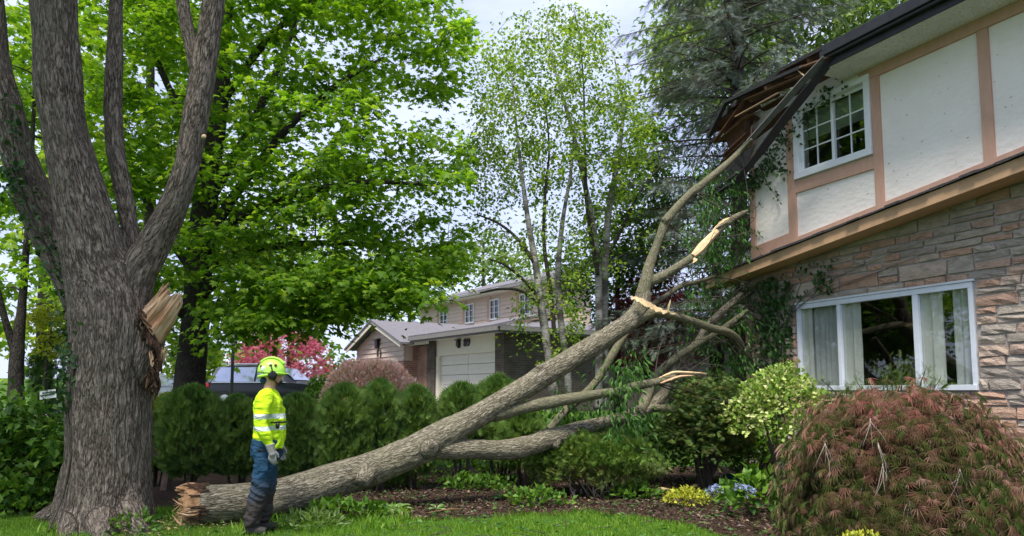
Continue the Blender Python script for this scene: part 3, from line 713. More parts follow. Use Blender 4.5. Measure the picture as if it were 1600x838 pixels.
# stones
def stone(t0, t1, z0, z1, corner=False):
    w, h = t1-t0, z1-z0; d = random.uniform(.020, .046); nx = 3 if w > .22 else 2
    us = np.linspace(0, 1, nx+1); vs = np.array((0, .5, 1)); V = []
    jit = [(random.uniform(-.012, .012), random.uniform(-.010, .010)) for _ in range(4)]
    for v in vs:
        for u_ in us:
            i0, i1 = (0 if v < .5 else 2), None
            jx = jit[0][0]*(1-u_)*(1-v)+jit[1][0]*u_*(1-v)+jit[2][0]*u_*v+jit[3][0]*(1-u_)*v
            jz = jit[0][1]*(1-u_)*(1-v)+jit[1][1]*u_*(1-v)+jit[2][1]*u_*v+jit[3][1]*(1-u_)*v
            e = (u_ in (0, 1)) or (v in (0, 1)); ins = .006
            tt_ = t0+u_*w+jx+(ins if u_ == 0 else -ins if u_ == 1 else random.uniform(-.02, .02)); zz = z0+v*h+jz+(ins if v == 0 else -ins if v == 1 else random.uniform(-.012, .012))
            if abs(t0) < .03 and u_ == 0: tt_ = t0-.03-random.uniform(0, .02)
            V.append(H(tt_, zz, d+random.uniform(-.008, .012)-(.010 if e else 0)))
    m = nx+1; F = [[r*m+c, r*m+c+1, (r+1)*m+c+1, (r+1)*m+c] for r in range(2) for c in range(nx)]
    b = len(V); ring = list(range(m))+[m*r+nx for r in (1, 2)]+[2*m+c for c in range(nx-1, -1, -1)]+[m]
    for q in ring:
        p = np.array(V[q]); V.append(p-HN*((p-HC).dot(HN)+.01))
    L_ = len(ring); F += [[ring[q], b+q, b+(q+1) % L_, ring[(q+1) % L_]] for q in range(L_)]
    return np.array(V), [np.array(F)[:, ::-1]], None
zs = [-.06]
while zs[-1] < 4.5:
    h = random.choice((.085, .10, .115, .13, .15, .17, .22)); z = zs[-1]+h
    for s_ in (LW[2]-.005, LW[3]+.005):
        if zs[-1] < s_-.02 < z+.05 and abs(z-s_) < .09 and s_ > zs[-1]+.05: z = s_
    zs.append(z)
loose, shown = [], []
for za, zb in zip(zs[:-1], zs[1:]):
    t = -.01
    while t < 5.4:
        w = random.uniform(.18, .62)*(1.25 if zb-za > .14 else 1); t2 = min(t+w, 5.6)
        spans = [(t, t2)]
        if zb > LW[2]+.01 and za < LW[3]-.01:
            spans = [(a, b) for a, b in ((t, min(t2, LW[0]-.02)), (max(t, LW[1]+.02), t2)) if b-a > .07]
        for a, b in spans:
            if za > slope(a)-.12: continue
            zb_ = min(zb, slope(a)-.004)
            q = [(a, b, za, zb_)]
            if zb_-za > .16 and random.random() < .35: m_ = za+(zb-za)*random.uniform(.4, .6); q = [(a, b, za, m_-.004), (a, b, m_+.004, zb_)]
            for s_ in q:
                a_, b_, c_, d_ = s_; s2 = (a_+.007, b_-.007, c_+.006, d_-.006)
                hid = (c_ < 1.35 and .55 < a_ < 4.05) or (c_ < 1.0 and a_ >= 4.05) or a_ > 5.0
                (loose if hid else shown).append(s2)
        t = t2
shown.sort(key=lambda s_: -(s_[1]-s_[0])*(s_[3]-s_[2]))
loose += shown[292:]; shown = shown[:292]
for s_ in shown:
    V, F, _ = stone(*s_); mesh('stone', V, F, M['stone'], house)
V, F, _ = join([stone(*s_) for s_ in loose]); mesh('stones_behind_shrubs', V, F, M['stone'], house, kind='stuff')
# picture window
pw = hpart('picture_window', [hbox(LW[0], LW[1], -.06, .03, LW[3]-.075, LW[3]), hbox(LW[0], LW[1], -.06, .05, LW[2], LW[2]+.07), hbox(LW[0], LW[0]+.055, -.06, .028, LW[2]+.07, LW[3]-.075), hbox(LW[1]-.06, LW[1], -.06, .028, LW[2]+.07, LW[3]-.075), hbox(1.905, 1.965, -.06, .026, LW[2]+.07, LW[3]-.075), hbox(3.155, 3.235, -.06, .026, LW[2]+.07, LW[3]-.075)], M['white_alu'], .004)
for a, b in ((LW[0]+.055, 1.905), (1.965, 3.155), (3.235, LW[1]-.06)):
    hpart('pane', [hbox(a, b, -.03, -.024, LW[2]+.07, LW[3]-.075)], M['glass'], parent=pw)
hpart('window_head', [hbox(LW[0]-.03, LW[1]+.03, -.02, .045, LW[3]+.002, LW[3]+.03)], M['white_alu'], .003)
# upper sliding window
uw = hpart('sliding_window', [hbox(UW[0], UW[1], -.08, .095, UW[3]-.09, UW[3]), hbox(UW[0], UW[1], -.08, .105, UW[2], UW[2]+.10), hbox(UW[0], UW[0]+.10, -.08, .093, UW[2]+.10, UW[3]-.09), hbox(UW[1]-.10, UW[1], -.08, .093, UW[2]+.10, UW[3]-.09)], M['white'], .006)
a0, a1, b0, b1 = UW[0]+.10, UW[1]-.10, UW[2]+.10, UW[3]-.09; mid = (a0+a1)/2
for sa, sb, oo in ((a0, mid+.03, .03), (mid-.03, a1, -.012)):
    sh = hpart('sash', [hbox(sa, sb, oo-.03, oo, b1-.045, b1), hbox(sa, sb, oo-.03, oo, b0, b0+.05), hbox(sa, sa+.05, oo-.03, oo-.001, b0+.05, b1-.045), hbox(sb-.05, sb, oo-.03, oo-.001, b0+.05, b1-.045)], M['white'], .004, parent=uw)
    hpart('pane', [hbox(sa+.05, sb-.05, oo-.020, oo-.014, b0+.05, b1-.045)], M['glass'], parent=uw)
    w_ = (sb-sa-.1)/2; h_ = (b1-b0-.095)/3
    for c in range(1, 2): hpart('muntin', [hbox(sa+.05+w_*c-.009, sa+.05+w_*c+.009, oo-.028, oo-.006, b0+.05, b1-.045)], M['white'], parent=uw)
    for r in range(1, 3): hpart('muntin', [hbox(sa+.05, sb-.05, oo-.027, oo-.005, b0+.05+h_*r-.009, b0+.05+h_*r+.009)], M['white'], parent=uw)
for q in range(17):
    z = b1-.03-q*.026
    hpart('blind_slat', [box8([H(a0, z, -.17), H(a1, z, -.17), H(a1, z+.012, -.145), H(a0, z+.012, -.145), H(a0, z+.002, -.17), H(a1, z+.002, -.17), H(a1, z+.014, -.145), H(a0, z+.014, -.145)])], M['blind'])
# curtains hanging behind the picture window
def curtain(t0, t1, off, folds, mat, label, z0=LW[2]-.2, z1=LW[3]+.02):
    m = max(16, int((t1-t0)/.012)); t = np.linspace(t0, t1, m); o = off+.028*np.sin(np.linspace(0, folds*2*math.pi, m))+.008*np.sin(t*71); z = np.linspace(z0, z1, 5)
    V = []
    for zi, zz in enumerate(z): V += [H(a, zz, b*(1)+(.006*math.sin(zz*5+a*20))) for a, b in zip(t, o)]
    V = np.array(V); V2 = V-HN*.004; i = np.arange(4)[:, None]*m; j = np.arange(m-1)[None]
    F = np.stack([i+j, i+j+1, i+m+j+1, i+m+j], -1).reshape(-1, 4)
    ob = mesh('curtain', np.vstack([V, V2]), np.vstack([F, F[:, ::-1]+len(V)]), mat, smooth=True, loc=H((t0+t1)/2, z0, off))
    return props(ob, label, 'curtain', 'curtains behind the picture window')
curtain(1.15, 1.34, -.075, 1.6, M['curtain'], 'narrow cream curtain at the ivy end of the picture window')
curtain(1.26, 1.95, -.115, 7, M['sheer'], 'wide grey sheer curtain filling the narrow pane beside the ivy')
curtain(1.93, 2.24, -.075, 1.8, M['curtain'], 'cream curtain gathered at the ivy side of the large middle pane')
curtain(3.20, 3.52, -.075, 2.0, M['curtain'], 'cream curtain gathered beside the mullion in the right-hand pane')
curtain(3.66, 3.98, -.08, 3.0, M['sheer'], 'grey sheer curtain at the stone jamb end of the picture window')
# roof, soffit and eaves
def roof_z(t, off):
    """top of the roof deck: eave at off .66, sagging at the torn corner"""
    s_ = np.clip((1.45-t)/1.6, 0, 1.2)**1.6
    return 6.44+(.66-off)*.42-.34*s_*np.clip(1-(.66-off)/2.2, 0, 1)
ts = np.concatenate([np.linspace(-.34, 2.4, 24), np.linspace(2.7, T1, 8)]); of = np.concatenate([np.linspace(.66, -1, 7), [-2.5, -4.2]])
rag = lambda t: (.05*math.sin(t*17)+.04*math.sin(t*41+1))*(1 if t < 1.5 else 0)
V = np.array([H(t+(rag(o*3+1) if t < -.3 else 0), roof_z(t, o), o-(abs(rag(t)) if o > .6 else 0)) for t in ts for o in of]); m_ = len(of)
i = np.arange(len(ts)-1)[:, None]*m_; j = np.arange(m_-1)[None]; F = np.stack([i+j, i+m_+j, i+m_+j+1, i+j+1], -1).reshape(-1, 4)
up = V+np.array((0, 0, .055)); L_ = len(V)
side = []
for c in range(len(ts)-1): side.append([c*m_, (c+1)*m_, (c+1)*m_+L_, c*m_+L_])
for c in range(m_-1): side.append([c, c+L_, c+1+L_, c+1])
mesh('roof_deck', np.vstack([V, up]), np.vstack([F[:, ::-1], F+L_, np.array(side)]), None, house, mats=[M['felt'], M['plywood']], mi=[1]*len(F)+[0]*(len(F)+len(side)))
hpart('roof_back', [box8([H(-.34, roof_z(5, -4.2), -4.2), H(T1, roof_z(5, -4.2), -4.2), H(T1, 6.3, -8.4), H(-.34, 6.3, -8.4), H(-.34, roof_z(5, -4.2)+.03, -4.2), H(T1, roof_z(5, -4.2)+.03, -4.2), H(T1, 6.33, -8.4), H(-.34, 6.33, -8.4)])], M['felt'])
hpart('soffit', [hbox(2.25, T1, .03, .64, 6.142, 6.16)], M['soffit'])
hpart('eave_fascia', [hbox(2.35, T1, .64, .665, 6.135, 6.42)], M['metal_dark'], .004)
hpart('gutter', [hbox(2.5, T1, .667, .77, 6.28, 6.435), hbox(2.5, T1, .667, .74, 6.235, 6.279)], M['metal_dark'], .01)
# rafters laid bare at the torn corner
for t in (-.18, .28, .72, 1.16, 1.62, 2.05):
    e = random.uniform(.35, .6) if t < 1 else .6
    hpart('rafter', [bar(H(t+random.uniform(-.05, .05), float(roof_z(t, e))-.075, e), H(t, float(roof_z(t, -.6))-.08, -.6), .04, .13)], M['lumber'], .003)
# splintered boards hanging from the torn eave
def plank(a, b, w, th, mat, up=None):
    A, B = np.asarray(a), np.asarray(b); V, F, _ = bar(A, B, w, th, HN if up is None else up)
    d = unit(B-A); V = V.copy(); V[0] -= d*random.uniform(.02, .12); V[3] -= d*random.uniform(0, .1); V[5] += d*random.uniform(.03, .16); V[6] += d*random.uniform(0, .1)
    return hpart('broken_board', [(V, F, None)], mat)
plank(HW(1122, 222, .42), HW(1172, 180, .47), .016, .10, M['lumber'])
plank(HW(1168, 190, .40), HW(1163, 245, .44), .018, .10, M['plywood'])
plank(HW(1135, 250, .44), HW(1180, 208, .42), .014, .12, M['plywood'])
plank(HW(1195, 170, .30), HW(1290, 120, .34), .014, .16, M['plywood'])
plank(HW(1150, 182, .62), HW(1215, 146, .64), .016, .035, M['torn'])
plank(HW(1246, 108, .70), HW(1290, 92, .72), .02, .07, M['lumber'])
plank(HW(1175, 215, .2), HW(1235, 170, .2), .014, .22, M['plywood'])
# the eave fascia and gutter torn down beside the branch
gp = [HW(1290, 91, .72), HW(1252, 130, .73), HW(1212, 175, .72), HW(1170, 222, .70), HW(1130, 262, .68)]
for q, (a, b) in enumerate(zip(gp[:-1], gp[1:])):
    V, F, _ = bar(a, b+unit(b-a)*.004, .030, .105-.006*q, HN+np.array((0, 0, .55))); V += rng.normal(size=V.shape)*.004
    hpart('torn_fascia', [(V, F, None)], M['grey_board'], .004)
gp = [HW(1306, 84, .66), HW(1266, 136, .66), HW(1226, 186, .64), HW(1186, 240, .62), HW(1150, 284, .60), HW(1118, 304, .58)]
for q, (a, b) in enumerate(zip(gp[:-1], gp[1:])):
    hpart('torn_gutter', [bar(a, b+unit(b-a)*.004, .035, (.13, .15, .15, .12, .07)[q], HN+np.array((0, 0, .3)))], M['metal_dark'], .004)
# splintered strip along the torn roof edge
ep = [HW(1256, 104, .70), HW(1195, 131, .70), HW(1134, 160, .69), HW(1115, 199, .67), HW(1107, 215, .66)]
for q, (a, b) in enumerate(zip(ep[:-1], ep[1:])): hpart('roof_edge', [bar(a, b+unit(b-a)*.003, .05, .075, HN)], M['felt'])
plank(HW(1164, 157, .62), HW(1119, 219, .60), .015, .075, M['plywood'])
plank(HW(1256, 117, .64), HW(1166, 156, .64), .015, .075, M['lumber'])
plank(HW(1262, 122, .69), HW(1250, 113, .70), .012, .03, M['torn_pale'])
plank(HW(1134, 241, .55), HW(1166, 211, .55), .012, .10, M['plywood'])
V = np.array([HW(1128, 200, .36), HW(1166, 170, .36), HW(1168, 226, .36), HW(1140, 236, .36)]); V = np.vstack([V, V-HN*.02])
mesh('attic_shade_sheet', V, BOXF, M['plywood'], house)  # dark sheet standing in for the shade inside the open eave
V = np.array([HW(1112, 298, .55), HW(1165, 262, .56), HW(1180, 226, .58), HW(1150, 246, .58), HW(1128, 275, .5)]); V = np.vstack([V, V-HN*.012]); 
mesh('felt_flap', V, [np.array([[0, 1, 2, 3, 4], [9, 8, 7, 6, 5]]), np.array([[q, q+5, (q+1) % 5+5, (q+1) % 5] for q in range(5)])], M['felt'], house)
V = np.array([H(.0, 6.12, .6), H(.5, 6.28, .5), H(.5, 6.15, .06), H(-.05, 5.98, .1)]); V = np.vstack([V, V+np.array((0, 0, .012))])
mesh('sagging_soffit', V, [BOXF], M['plywood'], house)
# shredded leaf flecks stuck to the stucco
n = 700; t = rng.uniform(.3, 5.6, n); z = 3.95+.12*t+rng.random(n)**1.0*(5.95-3.95-.12*t)
ok = ~((t > 1.0) & (t < 2.9) & (z > 4.6)); t, z = t[ok], z[ok]; n = len(t)
C = np.array([H(a, b, .034) for a, b in zip(t, z)]); D = HU[None]*rng.normal(size=(n, 1))+np.array((0, 0, 1))*rng.normal(size=(n, 1))
leaves('leaf_fleck', C, D, np.repeat(HN[None], n, 0)+.1*rdir(n), .007+.035*rng.random(n)**6, t_diamond(.13), M['fleck'], house)

# ================================================================== the houses behind
EA = math.radians(34)
E1 = np.array((math.sin(EA), -math.cos(EA), 0)); E2 = np.array((math.cos(EA), math.sin(EA), 0))
def neighbour(label, origin):
    o = np.asarray(origin, float)
    root = thing('suburban_house', label, 'house', o, 'houses across the driveway')
    def f(a, b, z): return o+E1*a+E2*b+np.array((0, 0, z))       # a along the front towards the right, b into the house
    def bx(a0, a1, b0, b1, z0, z1): return box8([f(a0, b0, z0), f(a1, b0, z0), f(a1, b1, z0), f(a0, b1, z0), f(a0, b0, z1), f(a1, b0, z1), f(a1, b1, z1), f(a0, b1, z1)])
    def prt(name, parts, mat, parent=None, bev=0, axis=None):
        V, F, _ = join(parts); q = V-o; co = np.stack([q@E1+q@E2, q[:, 2], q[:, 2]*0], -1)
        ob = mesh(name, V, F, mat, parent or root, attrs={'bark_co': ('FLOAT_VECTOR', co)})
        if bev: bevel(ob, bev)
        return ob
    return root, f, bx, prt
def roofslab(f, pts, th=.14):
    V = [f(*p) for p in pts]; n = len(V); V = np.array(V+[v+np.array((0, 0, th)) for v in V])
    return V, [np.array([list(range(n))[::-1], [q+n for q in range(n)]]), np.array([[q, (q+1) % n, (q+1) % n+n, q+n] for q in range(n)])], None
# number 89: hipped garage wing, brown brick, long side wall
R0 = np.array((-.28, 25.0, .72))
root, f, bx, prt = neighbour('brown brick house with wide beige garage door numbered 89', R0)
WD = 5.6
prt('brick_pier', [bx(-.55, 0, 0, .4, -.6, 2.74)], M['brick_brown']); prt('brick_pier', [bx(-WD, -WD+.62, 0, .4, -.6, 2.74)], M['brick_brown'])
prt('side_wall', [bx(-.38, -.002, .402, 13, -.6, 2.74)], M['brick_brown'])
prt('left_wall', [bx(-WD, -WD+.3, .402, 11, -.6, 2.74)], M['brick_brown'])
prt('lintel_panel', [bx(-WD+.62, -.55, .10, .3, 2.12, 2.74)], M['cream_panel'])
prt('door_frame', [bx(-WD+.62, -WD+.82, .08, .3, -.3, 2.118)], M['cream_panel']); prt('door_frame', [bx(-.62, -.55, .08, .3, -.3, 2.118)], M['cream_panel'])
d0, d1 = -WD+.83, -.63; dm = (d0+d1)/2
for r in range(6):
    z0 = -.16+r*.38
    for a, b in ((d0, dm-.012), (dm+.012, d1)):
        prt('door_panel', [bx(a, b, .2+.004*(r % 2), .25, z0+.012, z0+.378)], M['door_panel'], bev=.012)
        prt('door_panel_rib', [bx(a, b, .193, .199, z0+.17, z0+.20)], M['door_panel'])
ez = 2.74
prt('eave_fascia', [bx(-WD-.5, .5, -.52, -.48, ez-.05, ez+.16)], M['gutter_grey']); prt('eave_fascia', [bx(.48, .52, -.48, 13.4, ez-.05, ez+.16)], M['gutter_grey']); prt('eave_gutter', [bx(-WD-.5, .55, -.62, -.522, ez+.02, ez+.15)], M['gutter_grey']); prt('eave_gutter', [bx(.522, .62, -.52, 13.4, ez+.02, ez+.15)], M['gutter_grey'])
prt('eave_soffit', [bx(-WD-.5, .48, -.48, .1, ez+.002, ez+.03), bx(-.001, .48, .1, 13.4, ez+.002, ez+.03)], M['cream_panel'])
zr = ez+.16; RR = .62; rz = zr+RR
prt('roof', [roofslab(f, [(-WD-.5, -.6, zr-.02), (.6, -.6, zr-.02), (-2.6, 4.2, rz), (-3.4, 4.2, rz)], .05)], M['shingle'])
prt('roof', [roofslab(f, [(.6, -.6, zr-.021), (.6, 13.4, zr-.021), (-2.6, 13.4, rz-.001), (-2.6, 4.2, rz-.001)], .05)], M['shingle'])
prt('roof', [roofslab(f, [(-WD-.5, -.6, zr-.021), (-3.4, 4.2, rz-.001), (-3.4, 12, rz-.001), (-WD-.5, 12, zr-.021)], .05)], M['shingle'])
for r in range(9):       # courses of shingle butts on the front slope
    t = r/9; a0_, a1_ = -WD-.5+t*(WD-2.9), .6-t*3.2
    prt('shingle_course', [bx(a0_+.02, a1_-.02, -.6+4.8*t, -.6+4.8*t+.5, zr+.035+RR*t, zr+.058+RR*t)], M['shingle'])
# lantern and number over the door
prt('wall_lantern', [bx(-3.24, -3.08, -.02, .098, 2.42, 2.64), bx(-3.28, -3.04, -.05, .097, 2.64, 2.68), bx(-3.19, -3.13, .0, .099, 2.36, 2.42)], M['black'])
tx = bpy.data.curves.new('house_number', 'FONT'); tx.body = '89'; tx.size = .40; tx.extrude = .02; tx.align_x = 'LEFT'; tx.space_character = 1.2; tx.offset = .008
tx.materials.append(M['black'])
t_ = bpy.data.objects.new('tmp', tx); COL.objects.link(t_); hm = bpy.data.meshes.new_from_object(t_.evaluated_get(bpy.context.evaluated_depsgraph_get())); bpy.data.objects.remove(t_); hm.name = 'house_number'
to = bpy.data.objects.new('house_number', hm); COL.objects.link(to); to.parent = root
q = f(-2.80, .06, 2.40)-R0; to.location = q
mt = Matrix((tuple(E1), (0, 0, 1), tuple(-E2))).transposed(); to.rotation_euler = mt.to_euler()
# the gabled neighbour
R1 = np.array((-4.44, 30.3, .72))
root, f, bx, prt = neighbour('gabled pinkish siding house with red brick beside its panelled garage', R1)
GW = 5.0
prt('brick_pier', [bx(-GW, -GW+.45, 0, .4, -.6, 2.0)], M['brick_red']); prt('brick_pier', [bx(-.5, 0, 0, .4, -.6, 2.0)], M['brick_red']); prt('side_wall', [bx(-.3, -.002, .402, 5.4, -.6, 2.6)], M['brick_red'])
prt('brick_wing', [bx(.0, 1.6, .62, .9, -.6, 2.6)], M['brick_red'])
prt('wing_fascia', [bx(.0, 1.7, .2, .26, 2.60, 2.78)], M['cream_panel'])
prt('corner_wall', [bx(-.3, -.001, .052, .402, 2.001, 2.72)], M['siding']); prt('gable_wall', [roofslab(lambda a, b, z: f(a, b, z), [(-GW, .05, 2.0), (0, .05, 2.0), (0, .05, 2.72), (-GW/2, .05, 3.6), (-GW, .05, 2.72)], .0)], M['siding'])
nq = 8
for q in range(nq):
    z = 2.0+q*.21; z2 = z+.21
    def half(zz): return GW/2 if zz < 2.72 else max(.02, GW/2*(3.62-zz)/.9)
    ha, hb = half(z), half(z2); c0 = -GW/2
    prt('siding_plank', [box8([f(c0-ha, -.02, z), f(c0+ha, -.02, z), f(c0+ha, .045, z), f(c0-ha, .045, z), f(c0-hb, .02, z2), f(c0+hb, .02, z2), f(c0+hb, .045, z2), f(c0-hb, .045, z2)])], M['siding'])
for sx in (-1, 1):
    A = f(-GW/2+sx*(GW/2+.45), -.35, 2.62); B = f(-GW/2, -.35, 3.70)
    prt('rake_board', [bar(A, B+np.array((0, 0, .0 if sx < 0 else .004)), .05, .2, (0, 0, 1))], M['cream_panel'])
    prt('roof', [roofslab(f, [(-GW/2+sx*(GW/2+.55), -.42, 2.64), (-GW/2, -.42, 3.79), (-GW/2, 5.4, 3.79), (-GW/2+sx*(GW/2+.55), 5.4, 2.64)][::sx], .08)], M['shingle'])
prt('roof', [roofslab(f, [(.56, .1, 2.78), (3.2, .1, 2.78), (3.2, 5.4, 4.0), (-.6, 5.4, 4.0)], .08)], M['shingle'])
gd = prt('garage_door', [bx(-GW+.47, -.52, .2, .26, -.4, 1.98)], M['trim'])
for q in range(8):
    a = -GW+.55+q*.49; prt('door_pane', [bx(a, a+.36, .18, .199, 1.35, 1.75)], M['glass_dark'], parent=gd)
prt('garage_head', [bx(-GW+.45, -.5, .04, .3, 1.82, 1.998)], M['cream_panel'])
prt('wall_lantern', [bx(-2.62, -2.38, -.16, -.022, 2.62, 2.95), bx(-2.7, -2.3, -.2, -.022, 2.95, 3.02)], M['black'])
th = np.linspace(0, 2*math.pi, 17); rg = np.array([list(f(-2.35+.17*math.cos(a), -.05, 2.38+.24*math.sin(a)))+[.025] for a in th])
V, F, _ = tube(rg, 6, n=2, cap=False); mesh('ring_ornament', V, F, M['black'], root)
# upper storey behind the gable and the two garages
UB = 5.5; uz0, uz1 = 3.4, 5.3
prt('upper_wall', [bx(-9.4, 5.0, UB+.06, UB+.3, 2.4, uz1)], M['siding'])
WN = ((-7.1, .85), (-4.42, .85), (-2.1, .85), (.4, .85))
for q in range(11):
    z = uz1-.19*(q+1)
    for a, b in ((-9.4, -7.1), (-6.25, -4.42), (-3.57, -2.1), (-1.25, .4), (1.25, 5.0)):
        prt('siding_plank', [box8([f(a, UB, z), f(b, UB, z), f(b, UB+.05, z), f(a, UB+.05, z), f(a, UB+.03, z+.19), f(b, UB+.03, z+.19), f(b, UB+.055, z+.19), f(a, UB+.055, z+.19)])], M['siding'])
for a, w_ in WN:
    w = prt('window', [bx(a, a+w_, UB-.03, UB+.055, 4.1, 4.17), bx(a, a+w_, UB-.03, UB+.055, 5.02, 5.09), bx(a, a+.06, UB-.03, UB+.055, 4.17, 5.02), bx(a+w_-.06, a+w_, UB-.03, UB+.055, 4.17, 5.02), bx(a+w_/2-.03, a+w_/2+.03, UB-.03, UB+.055, 4.17, 5.02)]+[bx(a+.06, a+w_-.06, UB-.02, UB+.015, z, z+.025) for z in (4.43, 4.72)], M['white'])
    for b in (a+.06, a+w_/2+.03): prt('pane', [bx(b, b+w_/2-.09, UB+.02, UB+.04, 4.17, 5.02)], M['glass_dark'], parent=w)
    prt('shutter', [bx(a-.22, a-.01, UB-.04, UB-.005, 4.05, 5.12)], M['trim'])
prt('upper_fascia', [bx(-9.9, 5.4, UB-.5, UB-.46, uz1-.02, uz1+.17)], M['cream_panel']); prt('upper_soffit', [bx(-9.9, 5.4, UB-.459, UB+.06, uz1+.002, uz1+.03)], M['cream_panel']); prt('upper_gutter', [bx(-9.9, 5.4, UB-.60, UB-.502, uz1+.05, uz1+.16)], M['gutter_grey'])
prt('upper_roof', [roofslab(f, [(-9.9, UB-.6, uz1+.17), (5.4, UB-.6, uz1+.17), (4.2, UB+4, uz1+1.55), (-8.6, UB+4, uz1+1.55)], .05)], M['shingle'])

# ================================================================== the big ash in front
D0 = 8.35
base = np.array([-4.55, 8.35, 0.0])
ash = thing('ash_tree', 'massive grey ash trunk dividing into several stems with a torn pale stub', 'tree', base)
main = px_stem([(166, 850, 150, D0), (168, 800, 132, D0), (170, 740, 122, D0), (171, 680, 118, D0), (173, 600, 117, D0), (176, 520, 118, D0), (170, 460, 112, D0), (150, 400, 94, D0-.05), (131, 330, 80, D0-.1), (112, 250, 70, D0-.15), (99, 190, 64, D0-.2), (92, 132, 69, D0-.22), (88, 65, 66, D0-.25), (83, 0, 67, D0-.3), (78, -140, 68, D0-.3), (60, -420, 56, D0-.2), (90, -760, 40, D0)])
rightl = px_stem([(190, 560, 70, D0+.02), (202, 480, 66, D0+.02), (216, 425, 56, D0), (243, 378, 48, D0), (270, 325, 42, D0-.05), (290, 265, 38, D0-.1), (303, 200, 38, D0-.1), (316, 120, 37, D0-.1), (327, 50, 34, D0-.1), (337, -20, 33, D0-.1), (352, -180, 34, D0), (380, -420, 26, D0+.2), (400, -700, 18, D0+.3)])
fork = px_stem([(308, 105, 26, D0-.08), (296, 60, 22, D0-.05), (287, 10, 21, D0), (278, -80, 22, D0+.1), (255, -300, 15, D0+.3)])
slim = px_stem([(194, 450, 40, D0+.25), (205, 385, 26, D0+.3), (195, 310, 26, D0+.3), (180, 230, 26, D0+.3), (177, 160, 26, D0+.3), (179, 90, 24, D0+.3), (181, 20, 20, D0+.3), (184, -100, 20, D0+.4), (176, -350, 15, D0+.5)])
leftl = px_stem([(160, 520, 70, D0+.25), (116, 440, 56, D0+.45), (82, 378, 54, D0+.5), (54, 310, 53, D0+.5), (28, 240, 50, D0+.45), (8, 160, 44, D0+.4), (-8, 90, 40, D0+.4), (-20, -20, 40, D0+.4), (-60, -300, 28, D0+.3)])
roots = []
for x, y, w, dz, dd in ((72, 836, 44, -.02, -.1), (105, 846, 46, 0, -.5), (232, 812, 34, 0, .1), (215, 842, 46, 0, -.45), (160, 862, 50, 0, -.6), (120, 800, 40, 0, .5)):
    e = G(x, y, -.03) if y < 845 else np.array([P(x, 845, D0+dd)[0], D0+dd, -.04])
    a = P(168+(x-168)*.25, 690, D0); b = P(168+(x-168)*.52, 775, D0+dd*.3); b[2] = .30
    e2 = np.array([e[0], D0+dd, -.02]); o_ = e2+(e2-np.array([base[0], base[1], 0]))*.25; o_[2] = -.12
    m_ = (b+e2)/2+np.array((0, 0, -.04))
    roots.append(np.array([list(a)+[.22], list(b)+[.21], list(m_)+[.17], list(e2)+[.11], list(o_)+[.05]]))
scar = px_stem([(150, 520, 60, D0-.1), (132, 502, 44, D0-.1), (118, 492, 34, D0-.12), (112, 488, 26, D0-.12)])
bulge = px_stem([(205, 620, 40, D0), (222, 560, 52, D0-.05), (232, 515, 48, D0-.02), (238, 480, 26, D0)])
fused('trunk', [main, rightl, fork, slim, leftl, scar, bulge]+roots, M['bark'], ash, voxel=.018, ridge=.015, lump=.05, rfreq=(18, 18, 4.2), smooth_it=2)
# torn stub where the fallen stem broke away
def splinter_slab(name, A, B, w, th, mat, parent, up, n=9, jag=.12, split=.02):
    """a slab of torn wood: ragged, fibrous, one end splintered"""
    A, B = np.asarray(A, float), np.asarray(B, float); d = unit(B-A); s = unit(np.cross(d, up)); q = np.cross(s, d); l = np.linalg.norm(B-A); parts = []
    for i in range(n):
        u_ = (i+.5)/n-.5; e0, e1 = random.uniform(-.06, .03), random.uniform(-jag, jag*.5)
        a = A+s*u_*w+d*e0+q*random.uniform(-split, split); b = B+s*u_*w*random.uniform(.72, .95)+d*e1+q*random.uniform(-split, split)
        m1 = a*.66+b*.34+q*random.uniform(-split, split); m2 = a*.33+b*.67+q*random.uniform(-split, split)*1.5
        r = w/n*random.uniform(.55, .85); parts.append(tube(np.array([list(a)+[r], list(m1)+[r*1.15], list(m2)+[r], list(b)+[r*random.uniform(.2, .75)]]), 5, n=3, rough=.3))
    return wood(name, parts, mat, parent, smooth=False)
